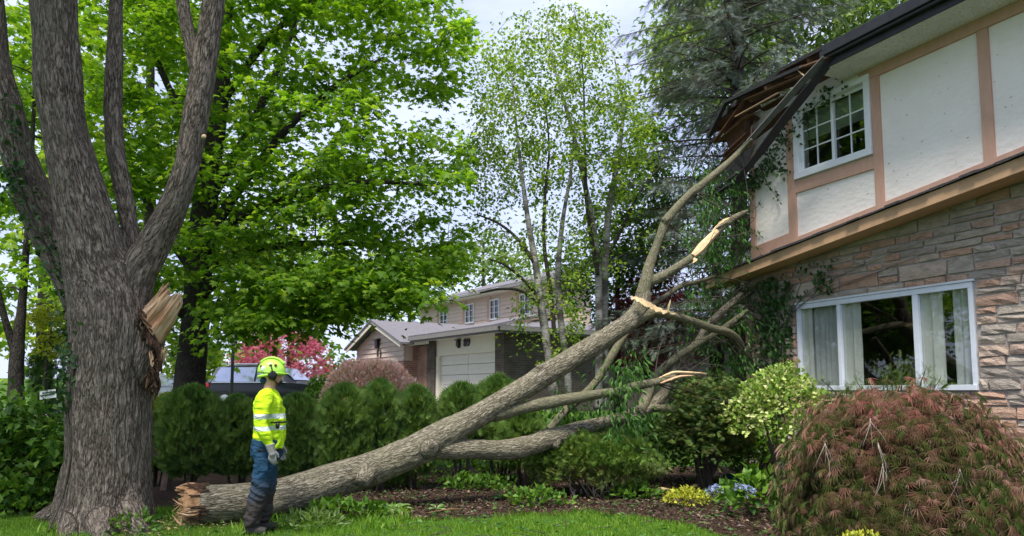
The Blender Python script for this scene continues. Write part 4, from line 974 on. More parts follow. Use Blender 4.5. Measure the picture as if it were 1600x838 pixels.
def torn_plate(name, c00, c10, c01, c11, out, th, mat, parent, nu=46, nv=44, rag=.10, bulge=.05, rough=.022):
    """a slab of torn wood: grain runs from the c00-c10 edge to the ragged c01-c11 edge"""
    c00, c10, c01, c11, out = (np.asarray(q, float) for q in (c00, c10, c01, c11, out)); out = unit(out)
    u, v = np.meshgrid(np.linspace(0, 1, nu), np.linspace(0, 1, nv)); w, l = np.linalg.norm(c10-c00), np.linalg.norm(c01-c00); z = np.zeros_like(u)
    top = 1+rag*fbm(np.stack([u*7, z, z+3], -1), 3)+rag*.5*np.abs(vnoise(np.stack([u*31, z, z], -1)))
    vv = v*(1-(1-top)*sstep(.3, 1, v))
    B = c00*((1-u)*(1-vv))[..., None]+c10*(u*(1-vv))[..., None]+c01*((1-u)*vv)[..., None]+c11*(u*vv)[..., None]
    h = bulge*np.sin(u*math.pi)+rough*fbm(np.stack([u*w*26, vv*l*3.2, z], -1), 3)+rough*.45*vnoise(np.stack([u*w*95, vv*l*7, z+5], -1))-.03*np.clip(vnoise(np.stack([u*5, vv*2, z+8], -1)), 0, 1)
    f_, b_ = B+out*h[..., None], B-out*(th*(1-.75*sstep(.5, 1, v))*(.6+.4*np.sin(u*math.pi))-h*.5)[..., None]
    V = np.vstack([f_.reshape(-1, 3), b_.reshape(-1, 3)]); co = np.vstack([np.stack([u*w, h*0, vv*l], -1).reshape(-1, 3)]*2); i = np.arange(nv-1)[:, None]*nu; j = np.arange(nu-1)[None]
    F = np.stack([i+j, i+j+1, i+nu+j+1, i+nu+j], -1).reshape(-1, 4); n = nu*nv
    ring = list(range(nu))+[r*nu+nu-1 for r in range(1, nv)]+[(nv-1)*nu+c for c in range(nu-2, -1, -1)]+[r*nu for r in range(nv-2, 0, -1)]; m = len(ring)
    E = np.array([[ring[q], ring[q]+n, ring[(q+1) % m]+n, ring[(q+1) % m]] for q in range(m)])
    return wood(name, [(V, [np.vstack([F, F[:, ::-1]+n, E])], co)], mat, parent, True)
torn_plate('torn_stub', P(216, 490, D0-.20), P(247, 535, D0-.22), P(253, 449, D0-.24), P(283, 480, D0-.22), (.15, -1, .15), .16, M['torn'], ash, rag=.20, bulge=.07)
parts = []
for k in range(34):
    w = random.random(); x1, y1 = 253+w*28, 450+w*27; a = P(x1-7, y1+10, D0-.23); b = P(x1+random.uniform(-2, 5), y1-random.uniform(0, 7), D0-.23+random.uniform(-.05, .05)); r = random.uniform(.004, .011)
    parts.append(tube(np.array([list(a)+[r], list((a+b)/2)+[r*.8], list(b)+[r*.2]]), 4, n=2, rough=.3))
wood('splinter', parts, M['torn'], ash, False, kind='stuff')
pts = [(222, 492), (230, 510), (238, 530), (243, 550), (243, 572), (239, 592), (236, 612)]
parts = []
for q in range(90):
    i = random.randrange(len(pts)-1); x, y = pts[i]; x2, y2 = pts[i+1]
    a = P(x+random.uniform(-9, 9), y+random.uniform(-12, 8), D0-.28+random.uniform(-.05, .2)); b = P(x2+random.uniform(-9, 10), y2+random.uniform(-10, 16), D0-.26+random.uniform(-.06, .2)); r = random.uniform(.010, .024)
    parts.append(tube(np.array([list(a)+[r*.4], list((a+b)/2+rng.normal(size=3)*.02)+[r], list(b)+[r*.3]]), 5, n=3, rough=.4))
wood('torn_bark', parts, M['torn_dark'], ash, False, kind='stuff')
splinter_slab('torn_strip', P(250, 566, D0-.24), P(257, 545, D0-.24), .07, .04, M['torn'], ash, (0, -1, 0), 4, .04, .02)
splinter_slab('torn_strip', P(238, 570, D0-.30), P(236, 548, D0-.30), .04, .03, M['torn'], ash, (0, -1, 0), 3, .04, .01)
# pruning scars
def scar_disc(c, n, r, mat):
    n = unit(n); V, F, co = tube(np.array([list(c-n*.03)+[r*1.25], list(c)+[r*1.2], list(c+n*.012)+[r*.8]]), 14, n=2); return wood('pruning_scar', [(V, F, co)], mat, ash)
scar_disc(P(116, 492, D0-.12), (-.9, -.45, .1), .10, M['bark'])
scar_disc(P(319, 213, D0-.205), (.6, -.75, .1), .020, M['torn_pale'])
# crown of the ash, mostly above the picture
tops = [main[-4:], rightl[-3:], fork[-2:], slim[-2:], leftl[-2:]]
cl = np.column_stack([rng.uniform(-9.5, -2.2, 90), rng.uniform(6.0, 12.5, 90), rng.uniform(9.0, 13, 90)])[:54]
cl = np.vstack([cl, np.column_stack([rng.uniform(-8.5, -4.3, 90), rng.uniform(3.8, 9, 90), rng.uniform(8.6, 11, 90)])])  # extra unseen clumps, added to shade the stems from above
wood('branches', grow(tops, cl, .05, .008), M['bark'], ash, kind='stuff')
C, Dd, N = clump_leaves(cl, 34, .75, .4, .3); leaves('foliage', C, Dd, N, .17+.08*rng.random(len(C)), ASH, M['ash_leaf'], ash)

# climbing ivy on the leaning stem
ivy = thing('ivy_vine', 'ivy vine with small dark leaves climbing the leaning left stem of the big ash', 'vine', P(100, 790, D0-.3))
vn = []
for rows in ([(72, 838, D0-.55), (100, 770, D0-.35), (112, 700, D0-.38), (106, 640, D0-.36), (116, 560, D0-.35), (108, 470, D0+.1), (80, 400, D0+.2), (50, 340, D0+.2), (28, 270, D0+.15), (14, 170, D0+.12)], [(110, 460, D0+.1), (92, 400, D0+.18), (60, 330, D0+.18), (44, 270, D0+.15)], [(70, 380, D0+.2), (30, 330, D0+.2), (12, 300, D0+.2)]):
    vn.append(np.array([list(P(*r))+[.012] for r in rows]))
wood('vine_stem', [tube(v, 5, step=.06, rough=.25) for v in vn], M['bark_twig'], ivy)
C = []
for rows, nn in (([(104, 640), (112, 560), (106, 500), (112, 450)], 230), ([(112, 450), (78, 395), (50, 340), (26, 250), (10, 150)], 150), ([(30, 300), (14, 280), (8, 260)], 60)):
    r = np.array(rows, float)
    for _ in range(nn):
        t = random.random()*(len(r)-1); i = int(t); p = r[i]*(1-t+i)+r[min(i+1, len(r)-1)]*(t-i)
        C.append(P(p[0]+random.gauss(0, 11), p[1]+random.gauss(0, 16), D0+(-.33 if p[1] > 520 else .12)+random.uniform(-.1, .1)))
C = np.array(C); leaves('foliage', C, rdir(len(C), -.5, .7), rdir(len(C), .3, .4)+np.array((.1, -1, 0)), .05+.05*rng.random(len(C)), BROAD, M['ivy'], ivy)

# ================================================================== the fallen stem
FT = thing('fallen_tree', 'huge fallen ash stem lying from the lawn up onto the torn house eave', 'fallen tree', P(300, 790, 8.42))
log = px_stem([(306, 789, 58, 8.42), (345, 787, 58, 8.52), (400, 783, 56, 8.68), (440, 776, 55, 8.82), (480, 766, 55, 8.98), (525, 750, 53, 9.14), (570, 736, 51, 9.3), (620, 716, 49, 9.4), (655, 701, 49, 9.5), (690, 682, 46, 9.6), (730, 660, 38, 9.7), (780, 630, 35, 9.9), (830, 600, 34, 10.1), (845, 590, 35, 10.15), (880, 569, 33, 10.3), (920, 545, 32, 10.5), (960, 519, 29, 10.7), (988, 499, 28, 10.8), (1002, 478, 26, 10.85), (1006, 456, 24, 10.9)])
lead = px_stem([(1004, 462, 24, 10.88), (1010, 437, 20, 10.9), (1014, 419, 17, 10.95), (1021, 398, 15, 11.0), (1033, 366, 14, 11.02), (1041, 346, 15, 11.05), (1053, 330, 13, 11.1), (1076, 305, 13, 11.2), (1082, 300, 14.5, 11.22), (1100, 286, 12, 11.35), (1124, 266, 11, 11.6), (1144, 249, 10, 11.8)])
q = [HW(1158, 236, .72), HW(1176, 217, .72)]
lead = np.vstack([lead, [list(p)+[r] for p, r in zip(q, (.045, .03))]])
sideb = px_stem([(1008, 444, 18, 10.9), (1030, 434, 15, 10.95), (1050, 423, 14, 11.0), (1075, 407, 13, 11.05), (1090, 394, 12, 11.15), (1108, 374, 13, 11.3), (1130, 354, 11, 11.5), (1148, 340, 10, 11.7), (1168, 330, 6, 11.9)])
armr = px_stem([(985, 502, 26, 10.8), (1020, 489, 17, 10.85), (1050, 493, 13, 11.0), (1085, 503, 12, 11.2), (1112, 513, 12, 11.4), (1138, 520, 13, 11.7), (1154, 535, 13, 12.0), (1163, 556, 10, 12.3)])
arm2 = px_stem([(1012, 480, 10, 10.95), (1038, 464, 8, 11.2), (1064, 447, 7.5, 11.5), (1092, 440, 6.5, 11.9), (1118, 432, 5, 12.3)])
low = px_stem([(672, 698, 38, 9.55), (705, 703, 30, 9.6), (740, 702, 30, 9.7), (790, 703, 31, 9.9), (830, 696, 32, 10.1), (852, 687, 31, 10.2), (885, 678, 27, 10.4), (912, 669, 24, 10.5), (958, 657, 20, 10.7), (990, 648, 20, 10.9), (1012, 637, 20, 11.1), (1036, 617, 17, 11.3), (1044, 592, 14, 11.5), (1060, 566, 13, 11.7), (1090, 534, 11, 11.9), (1104, 512, 12, 12.05), (1134, 482, 11, 12.2), (1160, 458, 7, 12.4)])
low2 = px_stem([(1000, 645, 20, 10.95), (1014, 612, 17, 11.2), (1028, 584, 14, 11.4), (1058, 558, 12, 11.6), (1086, 540, 10, 11.8), (1114, 524, 9, 12.0), (1146, 502, 9, 12.2), (1168, 485, 6, 12.4)])
midb = px_stem([(770, 648, 26, 9.85), (815, 638, 20, 10.0), (860, 629, 19, 10.1), (905, 621, 17, 10.2), (950, 614, 14, 10.3), (964, 613, 15, 10.35), (990, 604, 13, 10.4), (1022, 598, 13, 10.5), (1056, 590, 11, 10.6)])
stub2 = px_stem([(1020, 637, 15, 11.1), (1050, 640, 13, 11.2), (1078, 640, 11, 11.3)])
knots = [px_stem([(670, 700, 30, 9.42), (672, 702, 26, 9.30), (673, 703, 14, 9.27)]), px_stem([(846, 580, 10, 10.1), (841, 573, 9, 10.06), (839, 571, 6, 10.05)]), px_stem([(905, 556, 12, 10.4), (908, 552, 9, 10.3)]), px_stem([(1041, 346, 14, 11.0), (1036, 340, 9, 10.98)]), px_stem([(870, 690, 16, 10.2), (866, 700, 12, 10.15)]), px_stem([(760, 706, 18, 9.75), (756, 716, 14, 9.7)])]
fused('trunk', [log, low]+knots[:3]+knots[4:], M['bark_log'], FT, voxel=.0165, ridge=.010, lump=.05, rfreq=(24, 24, 7), seg=22)
fused('limb', [lead, sideb, knots[3]], M['limb'], FT, voxel=.0135, ridge=.006, lump=.07, rfreq=(24, 24, 10), seg=14, smooth_it=2)
for l_ in ([armr], [arm2], [low2], [midb], [stub2]): fused('limb', l_, M['limb'], FT, voxel=.0135, ridge=.006, lump=.08, rfreq=(24, 24, 10), seg=14, smooth_it=2)
backb = px_stem([(858, 672, 14, 10.9), (890, 636, 14, 11.0), (917, 613, 13, 11.1), (936, 590, 12, 11.15), (952, 563, 13, 11.2), (970, 534, 12, 11.3), (985, 512, 10, 11.4)])
fused('limb', [backb], M['limb'], FT, voxel=.0135, ridge=.006, lump=.09, rfreq=(24, 24, 10), seg=14, smooth_it=2)
# broken butt: rotten heart, splinters
bc = P(304, 790, 8.42); bd = unit(P(306, 789, 8.42)-P(345, 787, 8.52)); s1 = np.array((0, 0, 1.0)); s2 = np.cross(bd, s1)
def torn_disc(name, c, n, r, mat, parent, na=72, nr=22, deep=.13):
    """the broken face of a trunk: ragged relief over a disc, with a rim reaching back round the bark"""
    n = unit(n); a1 = unit(np.cross(n, (0, 0, 1.0))); a2 = np.cross(a1, n); th = np.linspace(0, 2*math.pi, na, endpoint=False); V, co = [], []
    for k in range(nr+2):
        q = min(k/nr, 1.0); x, y = np.cos(th)*q, np.sin(th)*q
        rim = 1+.05*fbm(np.stack([np.cos(th)*3, np.sin(th)*3, th*0], -1), 2)
        h = deep*(.55*fbm(np.stack([x*3.2, y*3.2, x*0+2], -1), 4)+.9*np.abs(vnoise(np.stack([x*9, y*9, x*0], -1)))**2+.35*np.sign(vnoise(np.stack([x*6, y*6, x*0+4], -1)))*np.abs(vnoise(np.stack([x*6, y*6, x*0+4], -1)))**.4)+.07*(y+.2)-.05*(1-q)
        h = h+deep*.9*sstep(.72, .98, q)*np.clip(vnoise(np.stack([np.cos(th)*5, np.sin(th)*5, th*0+q*.5], -1))+.1, 0, 1)
        if k > nr: h = np.full(na, -.06*(k-nr)-.02)
        rr = r*q*rim*(1.0 if k <= nr else 1.01)
        V.append(c+n*h[:, None]+a1*(np.cos(th)*rr)[:, None]+a2*(np.sin(th)*rr)[:, None]); co.append(np.stack([x*r, y*r, h], -1))
    V = np.vstack(V); i = np.arange(nr+1)[:, None]*na; j = np.arange(na)[None]; j2 = (j+1) % na
    return wood(name, [(V, [np.stack([i+j, i+na+j, i+na+j2, i+j2], -1).reshape(-1, 4)], np.vstack(co))], mat, parent, False)
torn_disc('broken_butt', bc+bd*.03, bd, .222, M['torn_rot'], FT, deep=.085)
bst = []
for q in range(60):
    a = random.random()*6.283; rr_ = random.choice((.215, .21, .19, .1)); p = bc+(s1*math.cos(a)+s2*math.sin(a))*rr_; l = random.uniform(.06, .19); w = random.uniform(.006, .016)
    bst.append(tube(np.array([list(p-bd*.05)+[w*1.4], list(p+bd*l*.55+rng.normal(size=3)*.02)+[w], list(p+bd*l+rng.normal(size=3)*.04-np.array((0, 0, .015)))+[.003]]), 5, n=3, rough=.4))
wood('splinter', bst, M['torn'], FT, False, kind='stuff')
bst = []
for q in range(40):
    a = random.random()*6.283; p = bc-bd*random.uniform(.0, .10)+(s1*math.cos(a)+s2*math.sin(a))*.236; l = random.uniform(.05, .13); w = random.uniform(.012, .022)
    bst.append(tube(np.array([list(p-bd*.05)+[w], list(p+bd*l*.5)+[w], list(p+bd*l+(p-bc)*.12)+[w*.3]]), 5, n=2, rough=.4))
wood('torn_bark', bst, M['torn_dark'], FT, False, kind='stuff')
kn = P(565, 752, 9.02); wood('bark_knot', [tube(np.array([list(kn+np.array((.05, .12, .06)))+[.12], list(kn+np.array((0, 0, 0)))+[.085], list(kn+np.array((-.01, -.03, -.02)))+[.05]]), 12, rough=.2)], M['bark_log'], FT)
for x, y, d in ((905, 562, 10.2), (880, 573, 10.12), (960, 470, 10.6)):
    c = P(x, y, d)
# pale splits
def shard(pts, w0, mat, up=(0, -1, .3), label=None):
    q = spline(np.array([list(P(*p))+[0] for p in pts]), n=7)[:, :3]; T, _, _ = frames(q); up = np.array(up, float); n_ = len(q); parts = []
    s = unit(np.cross(T, up)); w = w0*np.sin(np.linspace(.35, math.pi-.05, n_))[:, None]; jit = rng.normal(size=(n_, 1))*w0*.24
    a = q+s*(w+jit); b = q-s*(w-jit*.5); th = unit(np.cross(s, T))*.018
    V = np.vstack([a, b, b+th, a+th]); i = np.arange(n_-1)[:, None]; F = []
    for k0, k1 in ((0, 1), (1, 2), (2, 3), (3, 0)): F.append(np.column_stack([i+k0*n_, i+k1*n_, i+1+k1*n_, i+1+k0*n_]))
    return mesh('split_wood', V, np.vstack(F), mat, FT)
shard([(986, 464, 10.62), (1005, 473, 10.60), (1028, 485, 10.66), (1055, 491, 10.76)], .044, M['torn_pale'])
shard([(1043, 487, 10.68), (1045, 478, 10.66), (1048, 468, 10.66)], .014, M['torn_pale'])
shard([(1030, 592, 10.42), (1052, 583, 10.45), (1075, 583, 10.5), (1104, 585, 10.6)], .022, M['torn_pale'], (0, -.4, 1))
shard([(1032, 600, 10.40), (1060, 590, 10.43), (1085, 588, 10.48)], .02, M['torn'], (0, -.6, 1))
wood('split_wood', [tube(px_stem([(1082, 401, 9, 11.06), (1092, 391, 14, 11.12), (1106, 375, 13, 11.24), (1119, 363, 9, 11.36)])-np.array((0, .035, 0, 0)), 8, rough=.12)], M['torn_pale'], FT, False)
shard([(1084, 404, 10.98), (1086, 408, 10.96), (1082, 412, 10.95)], .03, M['torn_pale'])
shard([(1112, 362, 11.3), (1128, 347, 11.4), (1142, 340, 11.5)], .018, M['torn_pale'])
tws = []
for q in range(120):
    st_r = random.choice((lead, sideb, armr, arm2, low[8:], low2, low2, midb[3:], low[10:])); p = st_r[random.randrange(1, len(st_r)), :3]
    d = unit(np.array((random.uniform(.0, 1), random.uniform(-.5, .9), random.uniform(-.7, .8)))); l = random.uniform(.2, 1.1); m_ = p+d*l*.5+rng.normal(size=3)*.10*l; e = p+d*l+rng.normal(size=3)*.16*l; r = .004+.007*l
    tws.append(tube(np.array([list(p)+[r], list(m_)+[r*.7], list(e)+[r*.25]]), 5, n=4, rough=.15))
    for w in range(2):
        b = m_ if w else e*.4+m_*.6; e2 = b+unit(d+rng.normal(size=3)*.7)*l*.4; tws.append(tube(np.array([list(b)+[r*.5], list((b+e2)/2+rng.normal(size=3)*.03)+[r*.4], list(e2)+[r*.15]]), 4, n=3))
wood('bare_twigs', tws, M['bark_twig'], FT, kind='stuff')
# twigs and hanging foliage of the fallen top
def hang(poly, n, d0, d1): return region(poly, n, d0, d1)
cl = np.vstack([hang([(965, 540), (1005, 560), (1000, 680), (965, 690), (940, 640)], 16, 10.0, 10.7), hang([(1000, 560), (1050, 600), (1160, 560), (1165, 660), (1060, 640)], 26, 11.3, 12.4),
                hang([(1105, 250), (1170, 270), (1170, 420), (1095, 420), (1060, 340)], 46, 11.9, 13.4), hang([(1060, 430), (1165, 430), (1165, 600), (1090, 540)], 24, 12.0, 13.2), hang([(860, 610), (960, 640), (930, 690), (850, 670)], 8, 10.7, 11.3)])
wood('twigs', grow([lead, sideb, armr, arm2, low, low2, midb], cl, .02, .004, -.05), M['bark_twig'], FT, kind='stuff')
C, Dd, N = clump_leaves(cl, 36, .25, 1.0, .3); Dd[:, 2] -= 1.2; leaves('foliage', C, Dd, N*np.array((1, 1, .4))+np.array((-.4, -.5, 0)), .07+.065*rng.random(len(C)), SLIM, M['ash_leaf'], FT)

# ================================================================== the maple behind
mp = thing('maple_tree', 'broad bright green maple with dark trunk spreading behind the hedge', 'tree', (P(300, 610, 14)[0], 14.0, .05))
mt_ = px_stem([(292, 668, 52, 14), (296, 600, 46, 14), (303, 520, 42, 14), (309, 440, 40, 14), (314, 380, 42, 14), (322, 310, 36, 13.9), (334, 230, 30, 13.8), (346, 140, 26, 13.8), (352, 40, 22, 13.8), (360, -120, 15, 13.8), (370, -300, 7, 13.8)])
limbs = [mt_,
  px_stem([(306, 470, 20, 14), (340, 440, 15, 13.6), (390, 424, 12, 13.0), (440, 430, 9, 12.6), (500, 450, 6, 12.2)]),
  px_stem([(312, 400, 24, 14), (350, 330, 18, 13.8), (400, 260, 15, 13.5), (460, 190, 12, 13.3), (530, 130, 9, 13), (600, 90, 5, 12.8)]),
  px_stem([(318, 330, 18, 13.9), (370, 240, 15, 14.3), (420, 140, 12, 14.6), (460, 40, 9, 15), (500, -60, 6, 15)]),
  px_stem([(314, 380, 20, 14), (390, 330, 14, 13.3), (480, 300, 11, 12.8), (580, 285, 8, 12.3), (680, 290, 4, 12)]),
  px_stem([(310, 420, 18, 14), (400, 390, 13, 14.5), (500, 380, 10, 15), (600, 385, 7, 15.5), (700, 400, 4, 15.6)]),
  px_stem([(310, 430, 18, 14), (270, 380, 14, 14), (220, 300, 11, 14), (180, 210, 8, 14.2)]),
  px_stem([(330, 250, 16, 13.8), (280, 170, 12, 13.9), (240, 80, 9, 14.1), (210, -20, 6, 14.3)]),
  px_stem([(340, 170, 15, 13.8), (420, 60, 11, 13.2), (520, -20, 8, 12.9), (620, -60, 4, 12.8)]),
  px_stem([(300, 500, 16, 14), (270, 480, 12, 13.7), (230, 440, 9, 13.5), (190, 420, 6, 13.4)])]
poly = [(150, -220), (640, -220), (705, -60), (722, 30), (738, 95), (700, 150), (692, 185), (728, 235), (742, 270), (705, 315), (735, 355), (742, 420), (702, 462), (640, 466), (590, 474), (545, 492), (500, 514), (440, 518), (390, 515), (350, 560), (290, 560), (240, 540), (190, 470), (140, 400)]
holes = [(306, 440, 20), (303, 475, 22), (299, 510, 24), (297, 545, 26), (490, 225, 22), (517, 75, 22), (602, 205, 20), (585, 90, 15), (470, 90, 8), (335, 120, 14), (640, 310, 13), (700, 305, 10), (560, 330, 9), (430, 280, 8), (250, 130, 14), (265, 240, 10), (400, 300, 7)]
cl = np.vstack([region(poly, 620, 11.6, 16.4, holes), region([(350, 420), (700, 400), (690, 455), (560, 484), (480, 508), (380, 505)], 60, 11.8, 13.5)])
wood('branches', [tube(l, 8, rough=.08) for l in limbs[1:]]+grow(limbs, cl, .032, .005), M['bark_dark'], mp, kind='stuff')
wood('trunk', [tube(mt_, 18, rough=.06), tube(px_stem([(288, 690, 70, 14), (292, 655, 52, 14), (294, 630, 46, 14)]), 16, rough=.1)], M['bark_dark'], mp)
C, Dd, N = clump_leaves(cl, 80, .50, .30, .25, np.array(P(310, 400, 14))); ok = ~((C[:, 0]/C[:, 1]*FPX+800 > 742) & (C[:, 2] < 9)); C, Dd, N = C[ok], Dd[ok], N[ok]
leaves('foliage', C, Dd, N, .065+.095*rng.random(len(C))**1.4, MAPLE, M['maple_leaf'], mp)

# ---- trees filling the view behind
def tree(name, label, group, trunk, poly, n, d0, d1, per, R, size, tpl, mat, bark='bark_dark', holes=(), flat=.45, droop=.25, r0=.03, limbs=(), cat='tree', ground=None):
    t0 = trunk[0]; root = thing(name, label, cat, (t0[0], t0[1], max(0, t0[2])), group)
    cl = region(poly, n, d0, d1, holes)
    wood('trunk', [tube(trunk, 12, rough=.07)], M[bark], root)
    wood('branches', [tube(l, 7, rough=.07) for l in limbs]+grow([trunk]+list(limbs), cl, r0, .005), M[bark], root, kind='stuff')
    C, Dd, N = clump_leaves(cl, per, R, flat, droop); leaves('foliage', C, Dd, N, size*(.75+.5*rng.random(len(C))), tpl, M[mat], root); return root
def stem_to(px, py0, py1, d, w0, w1, lean=0):
    gz = float(ground_z(P(px, py0, d)[0], d)); a = P(px, py0, d); a[2] = gz-.1; m = P(px+lean*.5, (py0+py1)/2, d); b = P(px+lean, py1, d)
    return np.array([list(a)+[w0*.6*d/FPX], list(a*.5+m*.5)+[w0*.47*d/FPX], list(m)+[(w0+w1)*.25*d/FPX], list(b)+[w1*.5*d/FPX]])
bgm = 'trees behind the gardens'
tree('maple_tree', 'slender young maple with forked grey trunk behind the leafy shrub at the far left edge', bgm, px_stem([(24, 660, 26, 12.5), (25, 600, 22, 12.5), (27, 545, 20, 12.5), (34, 480, 13, 12.6), (40, 400, 10, 12.6), (48, 280, 7, 12.6), (55, 120, 5, 12.6)]),
     [(-260, -160), (150, -160), (150, 300), (110, 440), (60, 500), (20, 440), (-30, 520), (-260, 480)], 150, 11.6, 15.5, 50, .5, .14, MAPLE, 'maple_leaf', limbs=[px_stem([(26, 560, 13, 12.5), (8, 500, 10, 12.4), (-10, 430, 8, 12.3), (-40, 330, 5, 12.3)])])
tree('maple_tree', 'tall light green maple filling the gap between the stems of the big ash', bgm, stem_to(235, 640, -150, 21, 22, 8), [(60, -260), (420, -260), (420, 480), (330, 570), (200, 545), (110, 470)], 190, 19, 24, 46, .8, .23, MAPLE, 'maple_leaf_far', holes=[(60, 50, 40), (240, 130, 26), (110, 120, 20), (255, 260, 18), (160, 60, 16)])
tree('maple_tree', 'distant rounded green tree standing beyond the parked black car', bgm, stem_to(455, 610, 330, 46, 10, 4), [(330, 330), (560, 330), (575, 500), (520, 575), (380, 575), (320, 500)], 90, 43, 50, 34, 1.3, .42, BROAD, 'maple_leaf_far')
tree('ash_tree', 'pale spring-green tree rising behind the roof of the siding house', bgm, stem_to(640, 610, 400, 62, 9, 3), [(540, 420), (600, 385), (690, 385), (720, 450), (700, 500), (540, 500)], 70, 58, 66, 30, 1.5, .5, BROAD, 'maple_leaf_far')
tree('ash_tree', 'far pale olive tree seen between the maple and the birches', bgm, stem_to(755, 600, 380, 80, 8, 3), [(720, 395), (745, 362), (775, 358), (800, 390), (870, 400), (880, 490), (720, 490)], 80, 74, 86, 30, 1.7, .55, BROAD, 'yellow_green' if False else 'drop_leaf')
tree('maple_tree', 'dark leafy tree at the back of the far left garden', bgm, stem_to(70, 620, 100, 28, 22, 7), [(-300, 0), (90, -60), (170, 200), (150, 500), (60, 565), (-300, 560)], 120, 25, 32, 40, 1.1, .30, MAPLE, 'maple_leaf_far', holes=[(20, 190, 25), (55, 40, 30)])
# golden shrub and dark conifer on the left
tree('forsythia_shrub', 'straggly yellow-green shrub with bare arching twigs behind the leaning ash stem', None, px_stem([(66, 680, 7, 14.5), (68, 620, 6, 14.5), (74, 560, 4, 14.5), (80, 520, 3, 14.5)]), [(45, 492), (85, 470), (105, 500), (100, 560), (60, 555)], 34, 14.0, 15.2, 36, .22, .075, BROAD, 'yellow_green', 'bark_twig', cat='shrub', flat=.8)
cd = thing('yew_bush', 'dark rounded evergreen bush behind the white garden sign', 'shrub', (P(100, 640, 15.5)[0], 15.5, .1))
cc = P(108, 585, 15.8); n = 2600; d = rdir(n, .1); C = cc+d*np.array((.75, .6, .95))*(.75+.3*rng.random(n))[:, None]
leaves('foliage', C, d+rdir(n, .3, .6), rdir(n), .10+.05*rng.random(n), CEDAR, M['dark_leaf'], cd); wood('stem', [tube(np.array([list(cc*np.array((1, 1, 0)))+[.08], list(cc)+[.05]]), 6)], M['bark_twig'], cd)

# ---- birch clump
bt = thing('birch_tree', 'clump of slender pale birches with sparse leaves in front of the brick wall', 'tree', (P(880, 640, 16)[0], 16.0, .1))
st = [px_stem([(868, 640, 15.2, 15.6), (858, 560, 13.7, 15.6), (846, 480, 12.9, 15.6), (838, 420, 10.6, 15.6), (826, 350, 8.4, 15.6), (815, 270, 6.1, 15.6), (806, 190, 3.8, 15.6), (800, 120, 2.3, 15.6)]),
      px_stem([(892, 640, 12.9, 16.2), (884, 560, 11.4, 16.2), (874, 480, 9.9, 16.2), (872, 420, 9.1, 16.2), (880, 340, 6.8, 16.2), (892, 270, 4.6, 16.2), (898, 200, 3.0, 16.2)]),
      px_stem([(934, 640, 14.4, 16.6), (937, 560, 12.9, 16.6), (936, 480, 12.2, 16.6), (934, 420, 11.4, 16.6), (926, 350, 9.9, 16.6), (912, 280, 8.4, 16.6), (896, 210, 6.8, 16.6), (876, 140, 5.3, 16.6), (862, 90, 3.0, 16.6), (855, 40, 1.9, 16.6)]),
      px_stem([(944, 640, 12.9, 17.0), (945, 560, 12.2, 17.0), (944, 480, 12.2, 17.0), (946, 410, 11.4, 17.0), (950, 340, 10.6, 17.0), (960, 280, 9.1, 17.0), (970, 220, 6.1, 17.0), (972, 160, 3.8, 17.0), (960, 90, 2.3, 17.0)]),
      px_stem([(868, 560, 7.6, 15.9), (862, 470, 6.8, 15.9), (850, 380, 6.1, 15.9), (852, 300, 4.6, 15.9), (858, 230, 3.0, 15.9), (850, 150, 2.3, 15.9)]),
      px_stem([(934, 430, 6.8, 16.5), (918, 330, 6.1, 16.5), (914, 240, 4.6, 16.5), (912, 140, 3.0, 16.5), (906, 60, 2.3, 16.5), (898, 20, 1.5, 16.5)]),
      px_stem([(946, 410, 6.1, 17.0), (975, 350, 5.3, 17.0), (1000, 300, 3.8, 17.0), (1040, 250, 2.3, 17.0)])]
arms = [px_stem([(846, 470, 7, 15.6), (820, 440, 5, 15.5), (790, 415, 4, 15.3), (765, 405, 2.5, 15.2)]), px_stem([(838, 415, 7, 15.6), (810, 375, 5, 15.5), (780, 350, 4, 15.4), (745, 335, 2.5, 15.3)]), px_stem([(846, 480, 6, 15.6), (815, 455, 5, 15.3), (780, 452, 4, 15), (750, 458, 2.5, 14.9)]),
        px_stem([(876, 470, 6, 16.2), (900, 440, 5, 16.1), (925, 425, 3, 16.0)])]
up_ = [(755, 120), (770, 60), (850, 20), (905, 0), (950, 25), (965, 80), (985, 140), (1010, 200), (1000, 290), (960, 340), (900, 350), (840, 330), (770, 340), (730, 300), (715, 240), (745, 190)]
cl = np.vstack([region([(700, 60), (860, 0), (990, 20), (1030, 240), (1010, 400), (700, 380)], 60, 14.8, 17.6), region(up_, 500, 14.8, 17.6, [(760, 120, 12), (955, 60, 10), (940, 130, 14), (905, 330, 12)]), region([(725, 345), (900, 330), (960, 360), (960, 420), (880, 440), (760, 420)], 55, 14.8, 17), region([(780, 430), (900, 430), (910, 500), (880, 560), (830, 575), (815, 520)], 48, 14.4, 16.0)])
# the crown goes on above the picture only a little; the trees end near its top edge
wood('trunk', [tube(s, 10, rough=.05) for s in st[:4]], M['birch'], bt); wood('limbs', [tube(s, 8, rough=.05) for s in st[4:]+arms], M['bark_twig'], bt)
wood('twigs', grow(st+arms, cl, .014, .003, .12), M['bark_twig'], bt, kind='stuff')
C, Dd, N = clump_leaves(cl, 29, .27, .75, .5); sx = C[:, 0]/C[:, 1]*FPX+800; sy_ = 610-(C[:, 2]-EYE)/C[:, 1]*FPX; hide = np.zeros(len(C), bool)
for s_ in st[:4]:
    q_ = spline(s_, step=.2); qx = q_[:, 0]/q_[:, 1]*FPX+800; qy = 610-(q_[:, 2]-EYE)/q_[:, 1]*FPX
    o_ = np.argsort(qy); hide |= (np.abs(sx-np.interp(sy_, qy[o_], qx[o_])) < 9) & (sy_ > 240) & (C[:, 1] < 16.2) & (rng.random(len(C)) < .75)
C, Dd, N = C[~hide], Dd[~hide], N[~hide]
